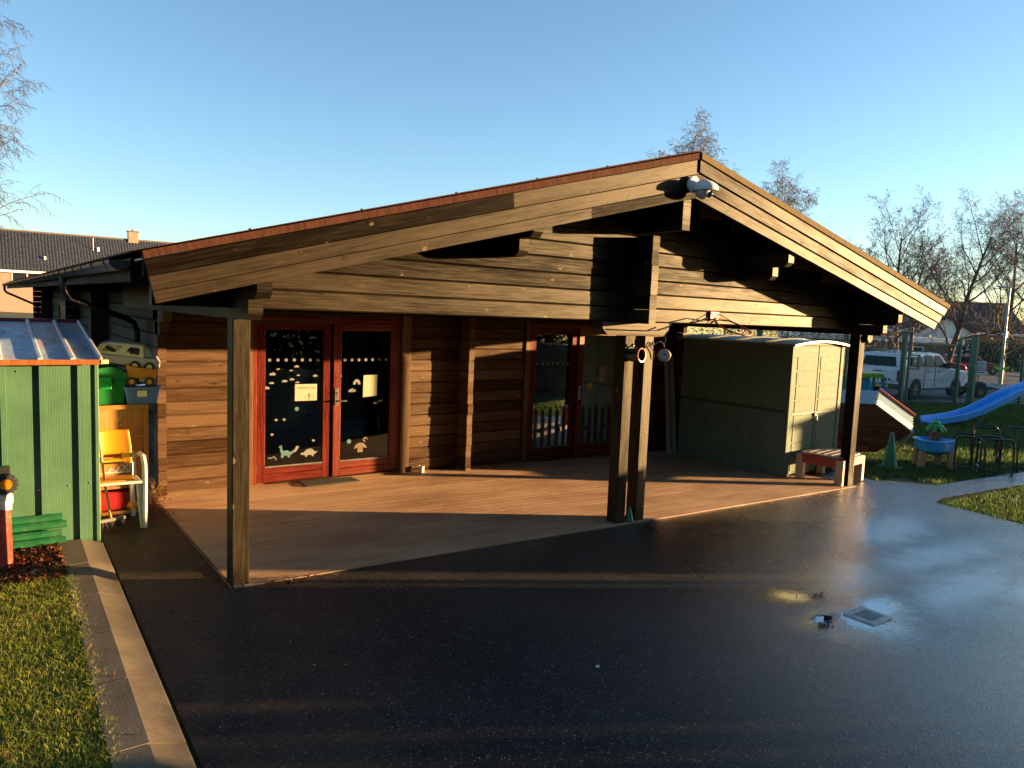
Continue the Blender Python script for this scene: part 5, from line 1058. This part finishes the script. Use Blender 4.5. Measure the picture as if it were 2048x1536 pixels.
m = MB(); m.beam(fpt(.20,.05), fpt(.20,2.25), .10,.06, FD); m.beam(fpt(2.55,.05), fpt(2.55,2.5), .14,.08, FD); obj('gate_stile', m, 'green_fence', gt)
for z_ in (2.22,.08): m = MB(); m.beam(fpt(.2,z_), fpt(2.55,z_), .05,.07); obj('gate_rail', m, 'green_fence', gt)
if True: pass
wires(.25, 2.5, .12, 2.18, gt)
m = MB(); m.beam(fpt(.25,1.78), fpt(.68,1.78), .08,.05); m.beam(fpt(.25,1.28), fpt(.68,1.28), .08,.05); m.beam(fpt(.66,1.26), fpt(.66,1.80), .06,.08, FD); m.beam(fpt(.34,1.40), fpt(.34,1.70), .16,.10, FD); obj('lock_box', m, 'green_fence', gt)

# ------------------------------------------------------------------ vehicles
def vehicle(name, label, cat, loc, rz, body, mid, paint, wheels, r, hw, windows, extras, group=None):
    v = thing(name, label, cat, loc, rz, group)
    def hwz(z): return hw*(1-.0*z) if z < mid else hw-(z-mid)*.26
    m = MB(); m.poly(body, lambda p: (p[0],-hwz(p[1]),p[1]), lambda p: (p[0],hwz(p[1]),p[1])); b = obj('body', m, paint, v, bev=.05)
    for side in (-1, 1):
        for q in windows:
            m = MB(); q_ = q if side < 0 else q
            m.poly(q_, lambda p: (p[0],side*(hwz(p[1])+.006),p[1]), lambda p: (p[0],side*(hwz(p[1])-.03),p[1])); obj('side_window', m, 'win_dark', b)
    for wx in wheels:
        for side in (-1, 1):
            m = MB(); m.lathe([(0,0),(r*1.13,0),(r*1.13,.02),(0,.02)], (wx,side*(hw-.012),r*1.0), (0,side,0), 24); obj('wheel_arch', m, 'black_plastic', b)
            m = MB(); c = (wx, side*(hw-.10), r); m.lathe([(r*.6,-.11),(r*.95,-.11),(r,-.07),(r,.07),(r*.95,.11),(r*.6,.115)], c, (0,side,0), 24); w = obj('wheel', m, 'rubber', v, smooth=True)
            m = MB(); m.lathe([(0,.09),(r*.12,.10),(r*.2,.085),(r*.6,.06),(r*.62,.115)], c, (0,side,0), 20); rm = obj('rim', m, 'dark_steel', w, smooth=True)
            if wx == wheels[0] or True:
                m = MB()
                for i in range(6): a = i*math.pi/3; m.beam((c[0], c[1]+side*.11, c[2]), (c[0]+math.cos(a)*r*.58, c[1]+side*.112, c[2]+math.sin(a)*r*.58), r*.16, .012, (0,1,0), .001)
                obj('spokes', m, 'alloy', w)
    for nm, mt, fn_ in extras: m = MB(); fn_(m); obj(nm, m, mt, b)
    return v
R_ = .39
pb = [(-1.18,.52),(-1.22,.62),(-1.20,1.12),(-1.14,1.22),(-1.04,1.70),(-.96,1.78),(.95,1.84),(1.15,1.86),(1.9,1.82),(2.0,1.79),(2.62,1.26),(2.75,1.20),(3.9,1.10),(4.08,.98),(4.12,.55),(4.0,.42),(3.75,.40),(2.7,.36),(.5,.36),(-.5,.44)]
def px_(m): 
    m.beam((1.15,-.62,1.90),(-.6,-.62,1.86),.04,.04); m.beam((1.15,.62,1.90),(-.6,.62,1.86),.04,.04)
pk_win = [[(-.95,1.30),(.52,1.30),(.50,1.68),(-.82,1.68)], [(.70,1.30),(1.38,1.28),(1.40,1.72),(.86,1.73)], [(1.48,1.28),(2.46,1.24),(1.92,1.72),(1.49,1.72)]]
truck = vehicle('pickup_truck', 'white double-cab pickup with canopy parked behind the gate', 'pickup', (28.45,9.22,zg(28.5)-.035), rad(-2), pb, 1.2, 'car_white', (0.0,3.22), R_, .93, pk_win, [
  ('rear_window', 'win_dark', lambda m: m.poly([(-.70,1.28),(.70,1.28),(.62,1.66),(-.62,1.66)], lambda p: (-1.135+(p[1]-1.22)*.21-.012,p[0],p[1]), lambda p: (-1.10+(p[1]-1.22)*.21,p[0],p[1]))),
  ('tailgate_line', 'black_plastic', lambda m: (m.box(-1.222,-1.20,-.78,.78,.66,.675,.001), m.box(-1.225,-1.20,-.2,.2,1.06,1.10,.004))),
  ('tailgate_letters', 'black_plastic', lambda m: [m.box(-1.226,-1.205,y_,y_+.09,.74,.82,.004) for y_ in (-.58,-.42,-.26,-.10,.06,.22,.38,.5)]),
  ('bumper', 'dark_steel', lambda m: m.box(-1.32,-1.16,-.88,.88,.42,.62,.02)), ('number_plate', 'plate_yellow', lambda m: m.box(-1.335,-1.32,-.55,-.05,.47,.58,.002)),
  ('tail_light', 'tail_red', lambda m: (m.box(-1.225,-1.05,-.945,-.80,.72,1.16,.01),)), ('tail_light', 'tail_red', lambda m: m.box(-1.225,-1.05,.80,.945,.72,1.16,.01)),
  ('roof_rail', 'dark_steel', px_), ('door_line', 'black_plastic', lambda m: [m.box(x_,x_+.014,-.936,-.925,.45,1.22,.001) for x_ in (.62,1.43,2.45)]),
  ('door_handle', 'black_plastic', lambda m: [m.box(x_,x_+.18,-.955,-.925,1.08,1.12,.006) for x_ in (.80,1.62)]),
  ('mirror', 'black_plastic', lambda m: m.box(2.2,2.36,-1.12,-.90,1.22,1.42,.03)), ('side_step', 'dark_steel', lambda m: m.box(.55,2.7,-.99,-.86,.36,.43,.02)),
  ('windscreen', 'win_dark', lambda m: m.poly([(-.72,1.30),(.72,1.30),(.64,1.74),(-.64,1.74)], lambda p: (2.62-(p[1]-1.26)*1.17-.02,p[0],p[1]), lambda p: (2.62-(p[1]-1.26)*1.17+.03,p[0],p[1])))])
sb = [(-.85,.35),(-.9,.6),(-.86,.95),(-.55,1.42),(-.3,1.50),(1.1,1.47),(1.3,1.42),(2.05,.98),(3.1,.82),(3.3,.62),(3.28,.35),(2.9,.28),(0,.28)]
sw = [[(-.55,1.0),(.30,.98),(.28,1.36),(-.38,1.38)], [(.40,.98),(1.75,.98),(1.2,1.36),(.40,1.38)]]
ex = [('head_light', 'white', lambda m: (m.box(3.12,3.30,-.82,-.5,.60,.76,.02), m.box(3.12,3.30,.5,.82,.60,.76,.02))), ('windscreen', 'win_dark', lambda m: m.poly([(-.62,1.02),(.62,1.02),(.56,1.38),(-.56,1.38)], lambda p: (2.05-(p[1]-.98)*1.7-.02,p[0],p[1]), lambda p: (2.05-(p[1]-.98)*1.7+.04,p[0],p[1])))]
vehicle('parked_car', 'dark red estate car parked behind the white sign', 'car', (62.3,21.2,zg(62)-.03), rad(-33), sb, .98, 'car_red', (0,2.6), .33, .88, sw, ex, 'red cars in the car park')
vehicle('parked_car', 'dark red car cut off by the right edge, above the slide', 'car', (69.5,17.0,zg(69)-.03), rad(-33), sb, .98, 'car_red', (0,2.6), .33, .88, sw, ex, 'red cars in the car park')
vehicle('parked_car', 'red car mostly hidden behind the thick gate post', 'car', (54.2,20.4,zg(54)-.03), rad(-30), sb, .98, 'car_red', (0,2.6), .33, .88, sw, ex, 'red cars in the car park')
tl = thing('trailer', 'small trailer with a bare black wheel behind the fence', 'trailer', (33.6,8.35,zg(33.6)-.035), rad(-20))
wheel(tl, (0,-.4,.36), .36, .22, (0,1,0), rim='dark_steel', k=24); wheel(tl, (0,.6,.36), .36, .22, (0,1,0), rim='dark_steel', k=24)
m = MB(); m.beam((-.3,.1,.42),(2.2,.1,.42),.9,.10); m.beam((2.2,.1,.42),(3.4,.1,.40),.08,.08); obj('chassis', m, 'black_plastic', tl); m = MB(); m.beam((.45,-.42,.60),(1.3,-.42,.48),.3,.22); obj('mudguard', m, 'car_white', tl)

# ------------------------------------------------------------------ street furniture
lp = thing('lamp_post', 'grey steel lamp post in the car park', 'lamp post', (47.4,12.35,zg(47.4)-.03))
m = MB(); m.tube([(0,0,0),(0,0,1.4),(0,0,1.45),(.0,0,5.75)], [.11,.11,.075,.06], 12); obj('column', m, 'lamp_grey', lp, smooth=True)
m = MB(); m.beam((.05,-.03,5.74),(-.60,.44,5.80),.16,.07); obj('lantern', m, 'lamp_grey', lp)
m = MB(); m.box(-.12,.12,-.10,.06,2.85,3.2,.01); obj('control_box', m, 'lamp_grey', lp)
sg = thing('notice_board', 'square white notice on a stake in the verge of the car park', 'sign', (44.2,12.3,zg(44.2)-.03), rad(-36))
m = MB(); m.beam((0,.02,0),(0,.02,.9),.05,.04,(0,1,0)); obj('stake', m, 'gray_plank', sg); m = MB(); m.box(-.40,.40,-.02,.0,.62,1.42,.005); bd = obj('board', m, 'white', sg)
m = MB(); [m.box(-.32,.32-.1*(i % 2),-.0225,-.020,1.26-i*.13,1.31-i*.13,0) for i in range(5)]; obj('print_line', m, 'sticker_teal', bd)
yf = thing('paper_butterfly', 'yellow paper butterfly hung on a line above the slide', 'decoration', (22.6,3.2,1.15), rad(-40))
for s in (-1,1): m = MB(); m.poly([(0,-.01),(s*.20,.05),(s*.22,.0),(s*.10,-.07),(0,-.05)][::s], lambda p: (p[0],.01,p[1]), lambda p: (p[0],0,p[1])); obj('wing', m, 'lime', yf)
m = MB(); m.tube([(-3.5,.5,.28),(-1.5,.2,.08),(0,.0,.0),(1.5,-.2,.05),(3,-.4,.2)], .003, 4); obj('line', m, 'white', yf)

# ------------------------------------------------------------------ houses
def win(parent, x0, x1, z0, z1, y, mull=2):
    m = MB(); m.box(x0,x1,y-.05,y+.04,z0,z0+.08); m.box(x0,x1,y-.05,y+.04,z1-.08,z1); m.box(x0,x0+.08,y-.048,y+.04,z0+.08,z1-.08); m.box(x1-.08,x1,y-.048,y+.04,z0+.08,z1-.08)
    for i in range(1, mull): xm = x0+(x1-x0)*i/mull; m.box(xm-.05,xm+.05,y-.046,y+.04,z0+.08,z1-.08)
    w = obj('window', m, 'upvc', parent); m = MB(); m.box(x0+.05,x1-.05,y-.01,y+.02,z0+.05,z1-.05,0); obj('pane', m, 'win_dark', w); return w
def house(name, label, loc, rz, L, Dp, ez, rz_h, wallm, roofm, wins, gz=-1.0, tiles=None, chim=(), gablem=None, flip=False):
    h = thing(name, label, 'house', loc, rz); e = .45
    m = MB(); m.box(0,L,0,.3,gz,ez,0); m.box(0,L,Dp-.3,Dp,gz,ez,0); obj('wall', m, wallm, h)
    for x_ in (0, L-.3): m = MB(); m.poly([(0.0,gz),(Dp,gz),(Dp,ez),(Dp/2,rz_h-.1),(0.0,ez)], lambda p: (x_+.002,p[0]+.001,p[1]), lambda p: (x_+.298,p[0]+.001,p[1])); obj('gable_wall', m, gablem or wallm, h)
    sl_ = (rz_h-ez)/(Dp/2)
    for s in (0, 1):
        q = [(-e, ez-e*sl_),(Dp/2, rz_h),(Dp/2, rz_h-.15),(-e, ez-e*sl_-.15)]
        if s: q = [(Dp-a, b) for a, b in q][::-1]
        m = MB(); m.poly(q, lambda p: (-.35,p[0],p[1]), lambda p: (L+.35,p[0],p[1])); rf = obj('roof', m, roofm, h)
        if tiles and s == 0:
            V, F = [], []; nr = tiles[0]; x0, x1, cw = tiles[1:]; nc = int((x1-x0)/cw); run = Dp/2+e
            for i in range(nr):
                ya, yb = -e+run*i/nr, -e+run*(i+1)/nr; za, zb = ez+ya*sl_+.06, ez+yb*sl_+.015
                for j in range(nc):
                    xa = x0+j*cw; c = len(V); jz = random.uniform(-.008,.008)
                    for f, dz in ((0,.0),(.25,.065),(.55,.07),(.8,.0),(1,.0)): V += [(xa+cw*f,ya,za+dz+jz),(xa+cw*f,yb,zb+dz+jz),(xa+cw*f,ya,za+dz-.05)]
                    for k in range(4): F += [(c+k*3,c+k*3+3,c+k*3+4,c+k*3+1),(c+k*3+2,c+k*3+5,c+k*3+3,c+k*3)]
            tag(obj('roof_tile', np_mesh('roof_tile', np.array(V), np.array(F), roofm), roofm, rf), kind='stuff')
    m = MB(); m.tube([(-.36,Dp/2,rz_h+.0),(L+.36,Dp/2,rz_h+.0)], .14, 8); obj('ridge_tiles', m, 'ridge', h)
    m = MB(); m.beam((-.35,-e-.02,ez-e*sl_-.1),(L+.35,-e-.02,ez-e*sl_-.1),.06,.26); obj('eave_board', m, 'upvc', h)
    for x_, w_, z_ in chim:
        m = MB(); m.box(x_,x_+w_,Dp/2-.4,Dp/2+.4,rz_h-.8,z_,.01); c_ = obj('chimney', m, wallm, h); m = MB(); m.box(x_-.09,x_+w_+.09,Dp/2-.48,Dp/2+.48,z_,z_+.14,.02); m.lathe([(.14,0),(.11,.22),(0,.22)], (x_+w_/2,Dp/2,z_+.14), (0,0,1), 10); obj('chimney_cap', m, 'ridge', c_)
    for a in wins: win(h, *a)
    return h
hl = house('terraced_house', 'long brick house with dark tiled roof and chimney at the left', (-16,96.9,0), 0, 42, 8.0, 5.15, 9.45, 'brick', 'house_tile', [(18.0,21.0,3.2,4.55,0,2),(9.0,12.0,3.2,4.55,0,2),(24.5,27,3.2,4.55,0,2)], -1.5, (17,14.5,40.0,.33), ((30.6,1.15,10.45),))
m = MB(); m.lathe([(.14,0),(.14,.35),(0,.4)], (21.3,.9,6.15), (0,0,1), 10); m.lathe([(.14,0),(.14,.5),(0,.55)], (27.0,2.3,7.6), (0,0,1), 10); m.tube([(26.5,2.3,7.6),(26.5,2.3,9.2)], .03, 5); obj('vent_pipe', m, 'upvc', hl)
house('house', 'white rendered house with brown roof beyond the trees', (75.5,37.5,-1.6), rad(-36), 19, 8.5, 3.9, 6.9, 'brick_d', 'tile_brown', [(2.2,3.6,2.4,3.5,0,2),(4.3,5.4,2.4,3.5,0,2),(1.5,3.4,.3,1.5,0,2)], -.4, None, (), None)
wg = thing('house', 'white gabled house front between the tree trunks', 'house', (79.2,32.0,-1.6), rad(-36))
m = MB(); m.poly([(0,-.4),(5.4,-.4),(5.4,3.6),(2.7,5.0),(0,3.6)], lambda p: (p[0],0,p[1]), lambda p: (p[0],4,p[1])); obj('wall', m, 'render', wg)
m = MB(); m.poly([(-.35,3.42),(2.7,5.0),(5.75,3.42),(5.75,3.6),(2.7,5.2),(-.35,3.6)][::-1], lambda p: (p[0],-.3,p[1]), lambda p: (p[0],4.2,p[1])); obj('roof', m, 'tile_brown', wg)
m = MB(); m.poly([(.9,-.4),(3.9,-.4),(3.9,1.2),(3.3,1.75),(2.4,1.95),(1.5,1.75),(.9,1.2)], lambda p: (p[0],-.04,p[1]), lambda p: (p[0],.02,p[1])); obj('archway', m, 'win_dark', wg)
gr = thing('garage_block', 'low brick garages with a white fascia behind the pickup', 'garage', (60.5,34.0,-1.4), rad(-36))
m = MB(); m.box(0,15,0,5,-.3,2.3,0); obj('wall', m, 'brick_d', gr); m = MB(); m.box(-.2,15.2,-.2,5.2,2.3,2.75); obj('fascia', m, 'upvc', gr); win(gr, 9.5, 11.5, .8, 1.9, 0, 2)

# ------------------------------------------------------------------ unseen things added to block and shape the low sun
of = thing('sun_blocker_fence', 'unseen low board fence added to shade the yard in streaks', 'fence', (13.0,0,zg(13)-.05))
def yy_(u): return (u-.465*13.0)/.885
ZT = 1.27+.30  # added fence: tops and gaps shaped to set shade height and light streaks
for u0, u1, top in ((.30,2.06,ZT),(-1.80,-.04,ZT+.01),(-2.15,-1.88,ZT+.02),(-2.41,-2.19,ZT+.02),(-9.0,-2.45,ZT+.40)):
    m = MB(); m.box(-.03,.03,yy_(u0),yy_(u1),0,top,.002); obj('panel', m, 'fence_wood', of)
m = MB(); m.box(.035,.09,yy_(-9.0),yy_(2.06),.25,.33); obj('rail', m, 'fence_wood', of)
for u in (-9,-5.5,-2.4,-1.9,.0,2.0): m = MB(); m.box(.095,.18,yy_(u)-.04,yy_(u)+.04,0,ZT-.1); obj('fence_post', m, 'fence_wood', of)
ws = thing('sun_blocker_shed', 'unseen timber shed added to shade the resin shed front', 'shed', (22.0,-5.75,zg(22)-.05))  # added sun blocker, sized for the shade line on the resin shed
m = MB(); m.box(0,1.4,-.45,.75,0,2.25); obj('shed_wall', m, 'fence_wood', ws); m = MB(); m.poly([(-.55,2.25),(.85,2.5),(.85,2.56),(-.55,2.31)], lambda p: (-.1,p[0],p[1]), lambda p: (1.5,p[0],p[1])); obj('shed_roof', m, 'tile_brown', ws)
house('house', 'unseen brick house added to shade the car park', (66,-22,-1.3), rad(90), 24, 8, 4.0, 6.6, 'brick', 'tile_brown', [(3,5,1,2.2,0,2),(9,11,1,2.2,0,2)], -.3)  # added out of view to keep the sun off the pickup
